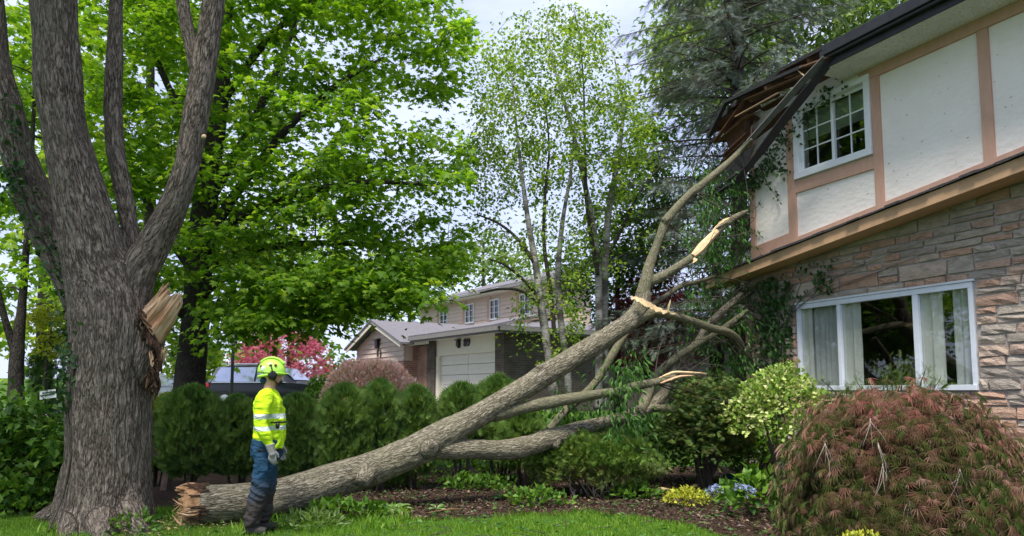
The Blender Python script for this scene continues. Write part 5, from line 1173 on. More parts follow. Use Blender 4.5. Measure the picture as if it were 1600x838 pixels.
leaves('foliage', C, Dd, N, .058+.05*rng.random(len(C)), BROAD, M['birch_leaf'], bt)

# ---- spruce behind the house
sp = thing('spruce_tree', 'tall thin blue-grey spruce with drooping branches behind the torn roof corner', 'tree', (P(1152, 600, 17)[0], 17, .3))
strunk = np.array([list(P(1158, 640, 17))+[.24], list(P(1156, 420, 17))+[.20], list(P(1152, 120, 17))+[.17], list(P(1150, -80, 17))+[.12], list(P(1150, -330, 17))+[.03]])
wood('trunk', [tube(strunk, 14, rough=.05)], M['bark_dark'], sp)
parts, C, Dd = [], [], []
sz = spline(strunk, step=.1)
for z in np.arange(2.6, 13.6, .24):
    i = int(np.argmin(np.abs(sz[:, 2]-z))); o = sz[i, :3]; L0 = np.clip(3.9-.16*(z-3), .8, 3.7)
    for _ in range(5):
        a = random.random()*6.283; l = L0*random.uniform(.55, 1.05); d = np.array((math.cos(a), math.sin(a), 0)); t = np.linspace(0, 1, 7)[:, None]
        p = o+d*t*l+np.array((0, 0, 1))*(.10*t*l-.30*t*t*l+.12*t**3*l); parts.append(tube(np.column_stack([p, np.linspace(.032, .006, 7)]), 5, n=1, cap=False))
        for k in range(int(l*20)):
            u_ = random.uniform(.16, 1); b = o+d*u_*l+np.array((0, 0, .10*u_*l-.30*u_*u_*l+.12*u_**3*l)); sd_ = random.choice((-1, 1)); e = np.cross(d, (0, 0, 1))*sd_
            if vnoise(b[None]*1.1)[0] < -.30: continue
            q = unit(d*.6+e*random.uniform(.3, 1)+np.array((0, 0, -.35-.3*random.random()))); ll = random.uniform(.2, .5)*(1.15-.5*u_)
            parts.append(tube(np.array([list(b)+[.007], list(b+q*ll*.5)+[.005], list(b+q*ll)+[.003]]), 3, n=1, cap=False))
            for w in np.linspace(.2, 1, 3): C.append(b+q*ll*w); Dd.append(q+rng.normal(size=3)*.3)
wood('branches', parts, M['bark_twig'], sp, kind='stuff'); C, Dd = np.array(C), np.array(Dd)
leaves('needles', C, Dd, rdir(len(C), 1, .6), .14+.09*rng.random(len(C)), NEEDLE, M['spruce'], sp)
# dark broadleaf mass behind the corner, tall drooping tree beyond the roof
tree('chestnut_tree', 'dense dark green tree behind the raised branch and broken eave', bgm, stem_to(1120, 640, 300, 19, 26, 10), [(1000, 300), (1060, 230), (1130, 215), (1200, 260), (1200, 520), (1010, 520), (960, 420), (985, 350)], 120, 18.2, 22, 44, .55, .19, SLIM, 'dark_leaf', flat=.7, droop=.6)
tree('elm_tree', 'tall pale tree with hanging leaves above the roofline', bgm, stem_to(1260, 640, -60, 24, 26, 9, 60), [(1010, 60), (1060, -60), (1420, -110), (1490, -60), (1440, 25), (1300, 110), (1200, 150), (1090, 190), (1030, 150)], 290, 20, 24, 60, .62, .24, t_oval(.22, .06, .3), 'drop_leaf', flat=.9, droop=.6, holes=[(1300, 10, 9), (1240, 60, 8)])
tree('red_maple_tree', 'crimson pink Japanese maple glowing behind the parked black car', 'red Japanese maples', stem_to(450, 620, 545, 34, 8, 4), [(368, 560), (395, 520), (440, 500), (495, 522), (512, 560), (505, 590), (370, 590)], 80, 32.5, 36, 44, .55, .17, LACE, 'redleaf', flat=.5)
tree('red_maple_tree', 'dark purple-red Japanese maple in the shade beyond the fallen stem', 'red Japanese maples', stem_to(1010, 640, 470, 18, 12, 5), [(950, 560), (940, 490), (985, 430), (1060, 415), (1110, 450), (1120, 520), (1080, 560), (1000, 575)], 90, 17.2, 19.4, 44, .36, .12, LACE, 'purple', flat=.5)
tree('garden_tree', 'mid green small tree between the birches and the fallen stem', bgm, stem_to(965, 640, 400, 18.5, 12, 5), [(870, 400), (920, 340), (970, 230), (1020, 170), (1060, 240), (1050, 400), (1000, 480), (940, 510), (880, 480)], 170, 17.8, 20, 46, .42, .12, BROAD, 'shrub_leaf')

# ================================================================== hedge of clipped cedars
def cedar(label, px, top, wpx, d, n=2600, bot=.25, tone=.25, group='clipped cedars in the hedge'):
    c = P(px, 640, d); x, y = c[0], d; zt = P(px, top, d)[2]; r = wpx*.43*d/FPX
    root = thing('cedar_shrub', label, 'shrub', (x, y, 0), group)
    parts = []
    for q in range(6):
        a = random.random()*6.28; b = np.array((x+math.cos(a)*.06, y+math.sin(a)*.06, -.03)); e = np.array((x+math.cos(a)*r*.5, y+math.sin(a)*r*.5, bot+.5*(zt-bot)*random.uniform(.6, 1)))
        parts.append(tube(np.array([list(b)+[.024], list((b+e)/2+rng.normal(size=3)*.03)+[.018], list(e)+[.006]]), 5, n=3, rough=.15))
    wood('stem', parts, M['bark_twig'], root)
    n = int(n*1.7); u_ = rng.random(n); h = u_**.72; a = rng.random(n)*6.283; prof = np.sqrt(np.clip(1-np.abs(2*h-.86)**3.0*.60, 0, 1))*np.clip((1-h)*10, 0, 1)**.5*np.clip(h*4+.55, 0, 1)
    dirs = np.stack([np.cos(a), np.sin(a), h*3], -1); k = 1+.26*fbm(dirs*2.1+px, 3)
    rad = r*prof*k*(.62+.42*rng.random(n)**.5+.12*rng.random(n)**6); z = bot+(zt-bot)*h*(1+.03*fbm(dirs*3+px, 1))
    hole = fbm(np.stack([np.cos(a)*2.2+px, np.sin(a)*2.2, h*5], -1), 2) > -.52-.25*rng.random(n); C = np.column_stack([x+np.cos(a)*rad, y+np.sin(a)*rad, z])[hole]; a, h, rad, n = a[hole], h[hole], rad[hole], int(hole.sum()); D = np.column_stack([np.cos(a)*.8, np.sin(a)*.8, .75+.6*h])+rng.normal(size=(n, 3))*.45
    N = np.column_stack([-np.sin(a), np.cos(a), 0*a])+rng.normal(size=(n, 3))*.6
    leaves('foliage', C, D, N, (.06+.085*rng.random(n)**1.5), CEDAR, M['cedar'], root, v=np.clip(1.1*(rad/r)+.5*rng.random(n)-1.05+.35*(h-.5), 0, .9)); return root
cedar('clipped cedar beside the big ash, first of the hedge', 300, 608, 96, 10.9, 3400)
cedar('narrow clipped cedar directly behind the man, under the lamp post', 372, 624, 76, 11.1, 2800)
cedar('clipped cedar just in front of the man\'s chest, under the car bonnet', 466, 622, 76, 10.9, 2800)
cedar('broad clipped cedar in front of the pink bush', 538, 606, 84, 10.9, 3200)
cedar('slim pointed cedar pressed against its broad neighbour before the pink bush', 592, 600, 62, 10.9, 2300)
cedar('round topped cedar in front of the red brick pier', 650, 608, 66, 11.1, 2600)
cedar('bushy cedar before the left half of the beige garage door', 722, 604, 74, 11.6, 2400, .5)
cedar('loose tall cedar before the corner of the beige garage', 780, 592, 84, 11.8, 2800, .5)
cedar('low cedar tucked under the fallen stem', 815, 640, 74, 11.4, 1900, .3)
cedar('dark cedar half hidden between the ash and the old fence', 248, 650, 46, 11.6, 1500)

def mound(name, label, c, rad, n, size, tpl, mat, stems=8, up=.4, tone=None, noise=.2, shell=.55, stem_mat='bark_twig', cat='shrub', group=None, stem_r=.016, low=-.35, droop=0.0):
    c = np.asarray(c, float); rad = np.asarray(rad, float); root = thing(name, label, cat, (c[0], c[1], 0), group)
    parts = []
    for q in range(stems):
        a = random.random()*6.28; b = np.array((c[0]+math.cos(a)*rad[0]*.10, c[1]+math.sin(a)*rad[1]*.10, -.02)); e = c+np.array((math.cos(a)*rad[0]*.7, math.sin(a)*rad[1]*.7, rad[2]*random.uniform(-.1, .6)))
        parts.append(tube(np.array([list(b)+[stem_r], list(b*.45+e*.55+np.array((0, 0, .1*rad[2]))+rng.normal(size=3)*.03)+[stem_r*.7], list(e)+[stem_r*.3]]), 5, n=4, rough=.2))
    if parts: wood('stem', parts, M[stem_mat], root)
    d = rdir(n, .25); d = d[d[:, 2] > low]; m = len(d); k = 1+noise*fbm(d*2.3+c, 3); u_ = shell+(1.02-shell)*rng.random(m)**.6
    C = c+d*rad*(k*u_)[:, None]; C[:, 2] = np.maximum(C[:, 2], .05)
    D = d+rng.normal(size=(m, 3))*.5+np.array((0, 0, up-droop)); N = d+rng.normal(size=(m, 3))*.55+np.array((0, 0, .7))
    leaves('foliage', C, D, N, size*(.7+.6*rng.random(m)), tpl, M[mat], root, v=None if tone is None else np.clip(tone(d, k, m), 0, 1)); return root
# pink dappled willow, shrubs by the street
c = P(578, 612, 19.5); mound('pink_bush', 'pink and cream dappled bush in front of the siding house garage', (c[0], 19.5, 1.25), (1.25, 1.0, 1.0), 9500, .12, t_oval(.24, .08, .2), 'pinkbush', 10, .7, noise=.10, shell=.75)
c = P(505, 610, 24); mound('green_bush', 'small blue-green bush beside the car bonnet', (c[0], 24, 1.1), (.7, .7, .8), 1600, .12, BROAD, 'shrub_leaf', 4)
c = P(262, 640, 16); mound('golden_bush', 'bright yellow-green bush between the big ash and the hedge', (c[0], 16, .75), (.55, .5, .6), 1800, .09, BROAD, 'yellow_green', 5)
c = P(330, 580, 30); mound('green_bush', 'loose green bush behind the rear of the black car', (c[0]-1.2, 31.5, 1.9), (1.3, 1.0, 1.5), 2200, .2, BROAD, 'maple_leaf_far', 5)
# leafy shrubs on the left
vb = thing('viburnum_shrub', 'dense dark leafy shrub left of the big ash trunk', 'shrub', (-6.1, 9.6, 0))
cl = np.vstack([region([(-120, 640), (20, 618), (70, 620), (112, 640), (112, 700), (100, 760), (60, 790), (-120, 790)], 120, 9.2, 10.2)])
sts = [np.array([[-6.1+random.uniform(-.9, .8), 9.7, -.02, .02], [-6.1+random.uniform(-1, .9), 9.7, .6, .014], [-6.1+random.uniform(-1.2, 1), 9.6, 1.1, .006]]) for _ in range(9)]
wood('stem', [tube(s, 5, n=4, rough=.15) for s in sts]+grow(sts, cl, .012, .003), M['bark_twig'], vb)
C, Dd, N = clump_leaves(cl, 40, .21, .9, .3); leaves('foliage', C, Dd, N, .09+.05*rng.random(len(C)), BROAD, M['shrub_leaf'], vb)
mound('groundcover_plant', 'low bright leafy plants at the foot of the dark left shrub', (-6.35, 9.2, .12), (.8, .35, .35), 700, .10, BROAD, 'shrub_leaf', 0, .6, cat='plant')

# ---- bed shrubs on the right
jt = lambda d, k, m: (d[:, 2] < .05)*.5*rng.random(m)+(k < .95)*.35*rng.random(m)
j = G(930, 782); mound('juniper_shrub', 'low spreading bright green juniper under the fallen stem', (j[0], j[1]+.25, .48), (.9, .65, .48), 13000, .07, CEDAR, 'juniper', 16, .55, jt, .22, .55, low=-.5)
jw = []
for q in range(26):
    a = np.array((j[0]+random.uniform(-.3, .75), j[1]+random.uniform(-.15, .2), .04)); e = a+np.array((random.uniform(-.28, .32), random.uniform(-.25, .02), random.uniform(.08, .34)))
    jw.append(tube(np.array([list(a)+[.011], list((a+e)/2+rng.normal(size=3)*.04)+[.008], list(e)+[.003]]), 4, n=3, rough=.2))
o = wood('dead_twigs', jw, simple('bleached_twig', (.30, .25, .20), .9, .2, 12), None, kind='stuff', loc=(j[0]+.3, j[1], .05)); props(o, 'bleached dead twigs at the foot of the juniper', 'twigs')
yt = lambda d, k, m: (k < 1.0)*.75*rng.random(m)
y0 = G(1103, 768); ys_ = thing('yew_shrub', 'open multi-stemmed yew with brownish inner twigs beside the house corner', 'shrub', (y0[0], y0[1], 0))
sts = [np.array([[y0[0]+random.uniform(-.1, .1), y0[1]+random.uniform(-.08, .08), -.02, .028], [y0[0]+random.uniform(-.2, .2), y0[1]+random.uniform(-.1, .1), .55, .02], [y0[0]+random.uniform(-.5, .45), y0[1]+random.uniform(-.3, .3), 1.25, .008]]) for _ in range(15)]
cl = region([(1052, 640), (1075, 590), (1125, 585), (1165, 620), (1170, 690), (1130, 700), (1060, 690), (1030, 670)], 120, 10.7, 11.8)
wood('stem', [tube(s, 6, n=5, rough=.15) for s in sts]+grow(sts, cl, .010, .003), M['bark_twig'], ys_)
C, Dd, N = clump_leaves(cl, 60, .2, .55, .4); leaves('foliage', C, Dd, N, .06+.04*rng.random(len(C)), CEDAR, M['yew'], ys_, v=np.where(rng.random(len(C)) < .22, .8*rng.random(len(C)), 0))
e0 = P(1222, 640, 10.4); mound('euonymus_shrub', 'cream-edged pale green euonymus in front of the ivy corner', (e0[0], 10.4, 1.12), (.72, .6, .66), 3600, .068, BROAD, 'euon', 10, .35, None, .22, .6)
yw = thing('yew_seedling', 'small yew sprigs standing in front of the picture window', 'shrub', (P(1400, 600, 8.9)[0], 8.9, 0))
tips = [(1282, 592), (1335, 590), (1345, 600), (1375, 578), (1392, 570), (1400, 590), (1410, 566), (1430, 580), (1448, 572), (1470, 590), (1462, 600), (1440, 600), (1318, 598), (1360, 602), (1385, 598), (1425, 600)]
sts, C, Dd = [], [], []
bx0 = np.array((P(1400, 600, 8.9)[0], 8.95, .02))
for x, y in tips:
    t = P(x, y, 8.75+random.uniform(-.15, .2)); sts.append(np.array([list(bx0+rng.normal(size=3)*np.array((.05, .05, 0)))+[.014], list(bx0*.35+t*.65+np.array((0, 0, .2)))+[.009], list(t)+[.003]]))
    for q in range(46):
        w = random.uniform(.80, 1.0); b = bx0*(1-w)+t*w+np.array((0, 0, .2*(1-w)))+rng.normal(size=3)*np.array((.07, .06, .035)); C.append(b); Dd.append((t-bx0)*.3+rng.normal(size=3)*.5)
wood('stem', [tube(s, 5, n=4) for s in sts], M['bark_twig'], yw)
n = len(C); leaves('foliage', np.array(C), np.array(Dd), rdir(n, 1, .5), .07+.03*rng.random(n), NEEDLE, M['yew'], yw, v=np.where(rng.random(n) < .3, 0, 0))

LACE2 = t_lobes(7, 150, .032, .6)
# ---- weeping laceleaf maple
lc = np.array((3.98, 7.55, .0)); LR = np.array((1.25, 1.15, 1.56)); lm = thing('laceleaf_maple', 'weeping laceleaf maple mound with feathery bronze and pink leaves below the picture window', 'shrub', lc)
stm, C, Dd, N, tn = [], [], [], [], []
nb = 520
for q in range(nb):
    a = random.random()*6.283; ph = math.acos(1-random.random()*1.02); top = np.array((math.sin(ph)*math.cos(a), math.sin(ph)*math.sin(a), max(0.03, math.cos(ph))))
    k = 1+.13*float(fbm(top[None]*2.6+3, 3)[0])-random.random()*.16; hub = lc+np.array((0, 0, .35)); tip = lc+top*LR*k
    apex = lc+np.array((top[0]*LR[0]*.45, top[1]*LR[1]*.45, LR[2]*(.80+.1*random.random())*(.45+.55*max(top[2], .3)**.4))); 
    if q % 3 == 0: stm.append(tube(np.array([list(lc+np.array((top[0]*.08, top[1]*.08, 0)))+[.022], list((hub+apex)/2)+[.015], list(apex)+[.009], list(tip*.6+apex*.4+np.array((0, 0, .08)))+[.006], list(tip)+[.003]]), 4, n=4, rough=.1))
    out_ = unit(np.array((top[0], top[1], .0))+1e-6)
    for w in range(36):
        u_ = random.random(); p = tip+out_*random.uniform(-.16, .10)+np.array((0, 0, random.uniform(-.20, .12)))+rng.normal(size=3)*.055
        C.append(p); Dd.append(out_*random.uniform(.3, 1.0)+np.array((0, 0, -1.05+.7*top[2]))+rng.normal(size=3)*.38); N.append(np.array((top[0], top[1], top[2]+.5))+rng.normal(size=3)*.35)
        tn.append(np.clip((top[2]-.50)*1.0+random.gauss(0, .22)+.40*float(vnoise(p[None]*3.1)[0])+(.2 if w < 4 else 0), 0, .9)*(1 if random.random() < .72 else .15))
wood('stem', stm, M['bark_twig'], lm)
leaves('foliage', C, Dd, N, .06+.085*rng.random(len(C))**1.3, LACE2, M['lace'], lm, v=np.array(tn))
tw = []
for x, y in ((1360, 660), (1372, 700), (1380, 730), (1290, 700), (1500, 740), (1420, 790)):
    a = P(x, y, 6.62); 
    for q in range(4):
        e = a+np.array((random.uniform(-.16, .16), random.uniform(-.05, .02), -random.uniform(.06, .30))); b = a+np.array((0, 0, random.uniform(-.03, .05))); m_ = (b+e)/2+rng.normal(size=3)*.012
        tw.append(tube(np.array([list(b)+[.0026], list(m_)+[.002], list(e)+[.0008]]), 4, n=3))
wood('dead_twig', tw, simple('grey_twig', (.36, .31, .26), .9, .2, 12), lm, kind='stuff')

# ---- small plants in the bed
def rosette(name, label, c, n, size, mat='hosta', group=None, tpl=None, up=.55, cat='plant'):
    root = thing(name, label, cat, (c[0], c[1], .05), group); tpl = tpl or t_oval(.24, .10, .35)
    tv, tf = tpl
    for q in range(n):
        a = q*2.4+random.uniform(-.3, .3); el = up+random.uniform(-.3, .45); s = size*random.uniform(.7, 1.15); D = unit(np.array((math.cos(a), math.sin(a), el))); X = unit(np.cross(D, (0, 0, 1.0))); Z = np.cross(X, D)
        b = np.array((c[0], c[1], .05))+np.array((math.cos(a), math.sin(a), 0))*.02
        # a blade of six faces, arching over
        V, F = [], []
        for i, (yy, w) in enumerate(((0, .04), (.3, .75), (.6, .95), (.85, .55), (1, .03))):
            dz = -.45*yy*yy
            for sx in (-1, 0, 1): V.append(b+s*(X*sx*w*.22+D*yy+np.array((0, 0, dz))+Z*(.06*abs(sx))))
        for i in range(4):
            for k in (0, 1): F.append([i*3+k, i*3+k+1, i*3+k+4, i*3+k+3])
        rv = random.random(); mesh('leaf', V, np.array(F), M[mat], root, True, {'rnd': ('FLOAT', np.full(len(V), rv)), 'tone': ('FLOAT', np.array([.0 if i % 3 == 1 else random.choice((0, .55)) for i in range(len(V))]))})
    return root
hs = 'hostas in the mulch bed'
for lab, px, py, n, s in (('pale-edged hosta beside the bark knot of the fallen stem', 570, 800, 15, .22), ('spreading hosta right of its twin below the fallen stem', 618, 803, 16, .22), ('small hosta alone at the lawn edge', 682, 802, 9, .15), ('hosta further back on the dark mulch under the low limb', 785, 785, 13, .20)):
    c = G(px, py); rosette('hosta_plant', lab, c, n, s, group=hs)
gp_ = G(1180, 815); root = mound('leafy_plant', 'broad-leaved green plant crowding against the laceleaf maple', (gp_[0]+.05, gp_[1]+.15, .22), (.34, .34, .32), 230, .13, t_oval(.36, .08, .3), 'shrub_leaf', 6, .5, cat='plant', stem_r=.006)
c = G(1075, 800); mound('golden_euonymus', 'low golden yellow euonymus on the mulch in front of the yew', (c[0], c[1]+.12, .13), (.30, .22, .15), 620, .042, BROAD, 'yellow', 5, .6, cat='plant', stem_r=.006, shell=.4)
mound('golden_euonymus', 'golden yellow plant peeping out at the front foot of the laceleaf maple', (2.92, 6.35, .15), (.22, .18, .16), 420, .042, BROAD, 'yellow', 5, .6, cat='plant', stem_r=.006, shell=.4)
c = G(1148, 795); fm = mound('forget_me_not', 'patch of tiny pale blue flowers between the golden plant and the broad leaves', (c[0], c[1]+.1, .10), (.34, .3, .16), 320, .06, SLIM, 'shrub_leaf', 0, .6, cat='plant')
n = 210; d = rdir(n, .8); d[:, 2] = np.abs(d[:, 2]); C = np.array((c[0], c[1]+.1, .16))+d*np.array((.34, .3, .14)); leaves('blossom', C, rdir(n, .2), rdir(n, 1, .5), .028+.012*rng.random(n), t_lobes(5, 288, .16, .1), M['blue'], fm)
c = G(1040, 745); mound('fern_clump', 'green ferny plants in the shade behind the yew stems', (c[0]-.2, c[1]-.6, .28), (.55, .4, .42), 800, .13, SLIM, 'shrub_leaf', 0, .8, cat='plant')
c = G(1160, 760); mound('fern_clump', 'shaded green ground plants between the yew and the house corner', (c[0]-.1, c[1]+.4, .3), (.45, .4, .42), 600, .12, SLIM, 'ash_leaf', 0, .6, cat='plant')
for lab, q_ in (('low green plants at the back of the bed behind the bark knot', (600, 765, .55, 700)), ('patch of low leafy plants under the middle of the fallen stem', (745, 770, .5, 520)), ('sparse green seedlings on the mulch left of the juniper', (835, 795, .38, 260)), ('low plants on the mulch between the juniper and the golden plant', (990, 785, .36, 300))):
    c = G(q_[0], q_[1]); mound('bed_plant', lab, (c[0], c[1], .09), (q_[2], q_[2]*.5, .16), q_[3], .075, BROAD, 'shrub_leaf', 0, .7, cat='plant', group='low plants in the mulch bed', noise=.4)
c = P(1015, 690, 11.9); mound('leafy_shrub', 'loose green shrub under the crossing limbs between juniper and yew', (c[0], 11.9, .55), (.55, .5, .5), 1500, .11, SLIM, 'ash_leaf', 6, .5, noise=.3)
c = P(1175, 690, 12.0); mound('leafy_shrub', 'dark green shrub wedged between the yew and the ivy wall', (c[0]-.1, 12.0, .55), (.5, .4, .55), 1300, .10, BROAD, 'shrub_leaf', 5, .5, noise=.3)
c = P(860, 690, 12.4); mound('leafy_shrub', 'mid green shrub behind the low limb of the fallen stem', (c[0], 12.4, .55), (.8, .6, .55), 1900, .11, BROAD, 'shrub_leaf', 6, .5, noise=.3)
c = G(690, 745); mound('groundcover_plant', 'bright green groundcover seen beneath the fallen stem', (c[0], c[1]-.3, .16), (1.3, .5, .28), 900, .10, BROAD, 'shrub_leaf', 0, .7, cat='plant')
c = G(470, 825); mound('weed_clump', 'tangle of pale fallen leaves and weeds beside the man\'s boots', (-2.15, 8.15, .06), (.36, .22, .12), 300, .09, SLIM, 'drop_leaf', 0, .5, cat='plant')
c = G(500, 812); mound('weed_clump', 'weeds growing against the underside of the log', (-1.9, 8.72, .08), (.5, .18, .14), 260, .09, BROAD, 'shrub_leaf', 0, .6, cat='plant')
mound('weed_clump', 'weeds sprouting between the roots of the ash and the broken log', (-4.0, 7.95, .06), (.28, .2, .15), 260, .06, BROAD, 'shrub_leaf', 0, .7, cat='plant')
# ivy on the house corner
iv = thing('ivy_vine', 'dark ivy spreading over the stone corner beside the picture window', 'vine', H(.4, 0, .1), None)
sts = [np.array([list(H(random.uniform(.1, .9), -.02, .06))+[.012], list(H(random.uniform(.2, .9), 1.2, .065))+[.010], list(H(random.uniform(.1, .9), 2.4, .065))+[.008], list(H(random.uniform(.3, 1.3), 3.2, .065))+[.004]]) for _ in range(8)]
sts += [np.array([list(H(.8, 2.5, .065))+[.006], list(H(1.4, 3.0+random.uniform(-.1, .2), .065))+[.005], list(H(2.0+random.random(), 3.15+random.uniform(-.1, .3), .065))+[.003], list(H(2.8+random.random(), 3.35+random.uniform(-.1, .2), .065))+[.002]]) for _ in range(5)]
n = 6000; t = rng.uniform(-.05, 1.9, n); z = rng.uniform(.4, 3.5, n); den = np.where(t < 1.12, .75-.45*np.abs(t-.72)/.7, .28)*np.clip((z-.2)/1.2, .3, 1)+.30*fbm(np.column_stack([t*2.4, z*1.6, t*0]), 3)
den = np.where((t > 1.05) & (z < 2.95), 0, den); ok = (rng.random(n) < den-.12) & (z < slope(t)-.22); t, z = t[ok], z[ok]; n = len(t)
wood('vine_stem', [tube(s, 4, step=.1, rough=.2) for s in sts], M['bark_twig'], iv)
C = np.array([H(a, b, random.uniform(.07, .17)) for a, b in zip(t, z)]); leaves('foliage', C, HU*rng.normal(size=(n, 1))*.7+np.array((0, 0, -.8))+.3*rdir(n), np.repeat(HN[None], n, 0)+.45*rdir(n), .06+.05*rng.random(n), BROAD, M['ivy'], iv)
iv2 = thing('ivy_vine', 'ivy sprays trailing from the torn eave over the stucco', 'vine', H(.6, 5.6, .1), None)
sts = [np.array([list(HW(*p, .08))+[r] for p, r in zip(row, (.009, .007, .005, .003))]) for row in ([(1178, 280), (1205, 240), (1240, 200), (1290, 160)], [(1185, 290), (1195, 255), (1215, 262), (1234, 275)], [(1190, 265), (1200, 290), (1212, 305), (1220, 318)], [(1250, 190), (1275, 165), (1300, 142), (1320, 128)], [(1175, 300), (1180, 270), (1200, 250), (1222, 258)])]
wood('vine_stem', [tube(s, 4, step=.06) for s in sts], M['bark_twig'], iv2)
C = []
for row, nn, sp_ in (([(1172, 295), (1200, 245), (1245, 190)], 230, 11), ([(1245, 190), (1280, 160), (1316, 132)], 70, 8), ([(1195, 250), (1212, 262), (1236, 277)], 34, 4), ([(1188, 268), (1205, 298), (1222, 318)], 16, 3), ([(1168, 275), (1176, 285)], 50, 9)):
    r = np.array(row, float)
    for _ in range(nn):
        w = random.random()*(len(r)-1); i = int(w); p = r[i]*(1-w+i)+r[min(i+1, len(r)-1)]*(w-i); C.append(HW(p[0]+random.gauss(0, sp_), p[1]+random.gauss(0, sp_), .08+random.random()*.1))
n = len(C); leaves('foliage', C, rdir(n, -.6, .7), np.repeat(HN[None], n, 0)+.5*rdir(n), .05+.045*rng.random(n), BROAD, M['ivy'], iv2)

# ================================================================== man
from math import sin, cos
def skinned(name, verts, edges, rad, mat, parent, root=0, sub=2):
    me = bpy.data.meshes.new(name); me.from_pydata([tuple(v) for v in verts], edges, []); me.materials.append(mat)
    o = bpy.data.objects.new(name, me); o.parent = parent; COL.objects.link(o)
    m = o.modifiers.new('skin', 'SKIN'); m.use_smooth_shade = True; m.branch_smoothing = .6
    d = me.skin_vertices[0].data
    for i, r in enumerate(rad):
        d[i].radius = r if isinstance(r, tuple) else (r, r); d[i].use_root = (i == root)
    s = o.modifiers.new('sub', 'SUBSURF'); s.levels = sub; s.render_levels = sub
    return o
man = thing('person', 'man in neon yellow shirt, navy trousers and lime helmet looking up at the fallen tree', 'person', (P(418, 700, 7.95)[0], 7.95, 0.0), None, math.radians(8))
def hand(side, wrist, rr=1.0, z0=0.0):
    """palm and five curled fingers below the wrist; side -1 is his right"""
    v, e, r = [], [], []
    w = np.array(wrist, float); palm = w+np.array((.015, 0, -.055)); v += [tuple(palm)]; r += [(.030*rr, .018*rr)]
    for k in range(4):
        b = palm+np.array((.028-.018*k, -.004*side, -.028+.003*abs(k-1))); l = (.034, .038, .036, .029)[k]
        p1 = b+np.array((.004-.002*k, 0, -l)); p2 = p1+np.array((.006, -side*.012, -l*.72)); p3 = p2+np.array((.004, -side*.018, -l*.45)); o = len(v)
        v += [tuple(b), tuple(p1), tuple(p2), tuple(p3)]; e += [(0, o), (o, o+1), (o+1, o+2), (o+2, o+3)]; r += [.0105*rr, .0095*rr, .0088*rr, .0075*rr]
    b = palm+np.array((.026, -side*.012, .018)); p1 = b+np.array((.022, -side*.012, -.026)); p2 = p1+np.array((.008, -side*.008, -.028)); o = len(v)
    v += [tuple(b), tuple(p1), tuple(p2)]; e += [(0, o), (o, o+1), (o+1, o+2)]; r += [.0125*rr, .0105*rr, .009*rr]
    return v, e, r
sh_, el_, wr_ = (-.01, .195, 1.42), (-.02, .285, 1.16), (.085, .285, .905)
hip_, kn_, an_ = (-.005, .095, .86), (-.045, .115, .49), (-.125, .115, .09)
kn2, an2 = (-.01, .115, .49), (-.06, .13, .09)
mir = lambda p: (p[0], -p[1], p[2])
def tb(rows, seg=14): return tube(np.array(rows, float), seg, n=5)
bp = [loft([(0, 0, .80, .09, .11), (0, 0, .92, .105, .125), (.01, 0, 1.10, .11, .13), (0, 0, 1.32, .13, .165), (-.01, 0, 1.44, .09, .14), (-.008, 0, 1.50, .06, .07)]),
      tb([(-.008, 0, 1.46, .066), (.005, 0, 1.55, .060), (.02, 0, 1.62, .062)]), sphere((.03, 0, 1.69), (.102, .078, .118), 20, 14), sphere((.062, 0, 1.625), (.058, .055, .058), 14, 10),
      tb([(.118, 0, 1.695, .008), (.136, 0, 1.662, .016), (.118, 0, 1.648, .012)], 8), tb([(.108, -.02, 1.620, .012), (.118, 0, 1.620, .013), (.108, .02, 1.620, .012)], 8)]
def skel(v, e, r, sc=1.0):
    """finger bones as tapered tubes"""
    rr = [q if not isinstance(q, tuple) else max(q) for q in r]
    return [tube(np.array([list(v[a])+[rr[a]*sc], list(v[b])+[rr[b]*sc]]), 8, n=2) for a, b in e]+[sphere(v[k], (rr[k]*sc,)*3, 8, 6) for k in range(1, len(v))]+[sphere(v[0], (.034*sc, .022*sc, .046*sc), 12, 8)]
for s in (-1, 1):
    f_ = mir if s < 0 else (lambda p: p)
    bp.append(tb([(*f_((-.01, .16, 1.42)), .062), (*f_(sh_), .06), (*f_(el_), .044), (*f_(wr_), .029)]))
    hv, he, hr = hand(s, f_(wr_), 1.0); bp += skel(hv, he, hr, .92); bp.append(tb([(*f_(wr_), .028), (*hv[0], .026)]))
    K, A_ = (kn_, an_) if s < 0 else (kn2, an2); bp.append(tb([(*f_((0, .08, .88)), .075), (*f_(hip_), .078), (*f_(K), .058), (*f_(A_), .042)]))
blend('body', bp, M['skin'], man, .0085, 3)
shp = [loft([(.005, 0, .885, .152, .172), (.012, 0, .96, .158, .172), (.018, 0, 1.08, .158, .166), (.012, 0, 1.22, .154, .170), (.0, 0, 1.35, .148, .184), (-.012, 0, 1.44, .112, .176), (-.012, 0, 1.485, .080, .105), (-.006, 0, 1.515, .066, .070)])]
for s in (-1, 1):
    f_ = mir if s < 0 else (lambda p: p)
    shp.append(tb([(*f_((-.01, .14, 1.42)), .075), (*f_(sh_), .084), (*f_((-.018, .25, 1.28)), .072), (*f_(el_), .064), (*f_((.035, .29, 1.03)), .056), (*f_((.078, .286, .93)), .044)]))
blend('shirt', shp, M['shirt'], man, .010, 3, .016, (9, 9, 11))
tp = [loft([(.0, 0, .985, .150, .178), (-.002, 0, .90, .158, .182), (-.006, 0, .81, .152, .182), (-.008, 0, .76, .10, .15)])]
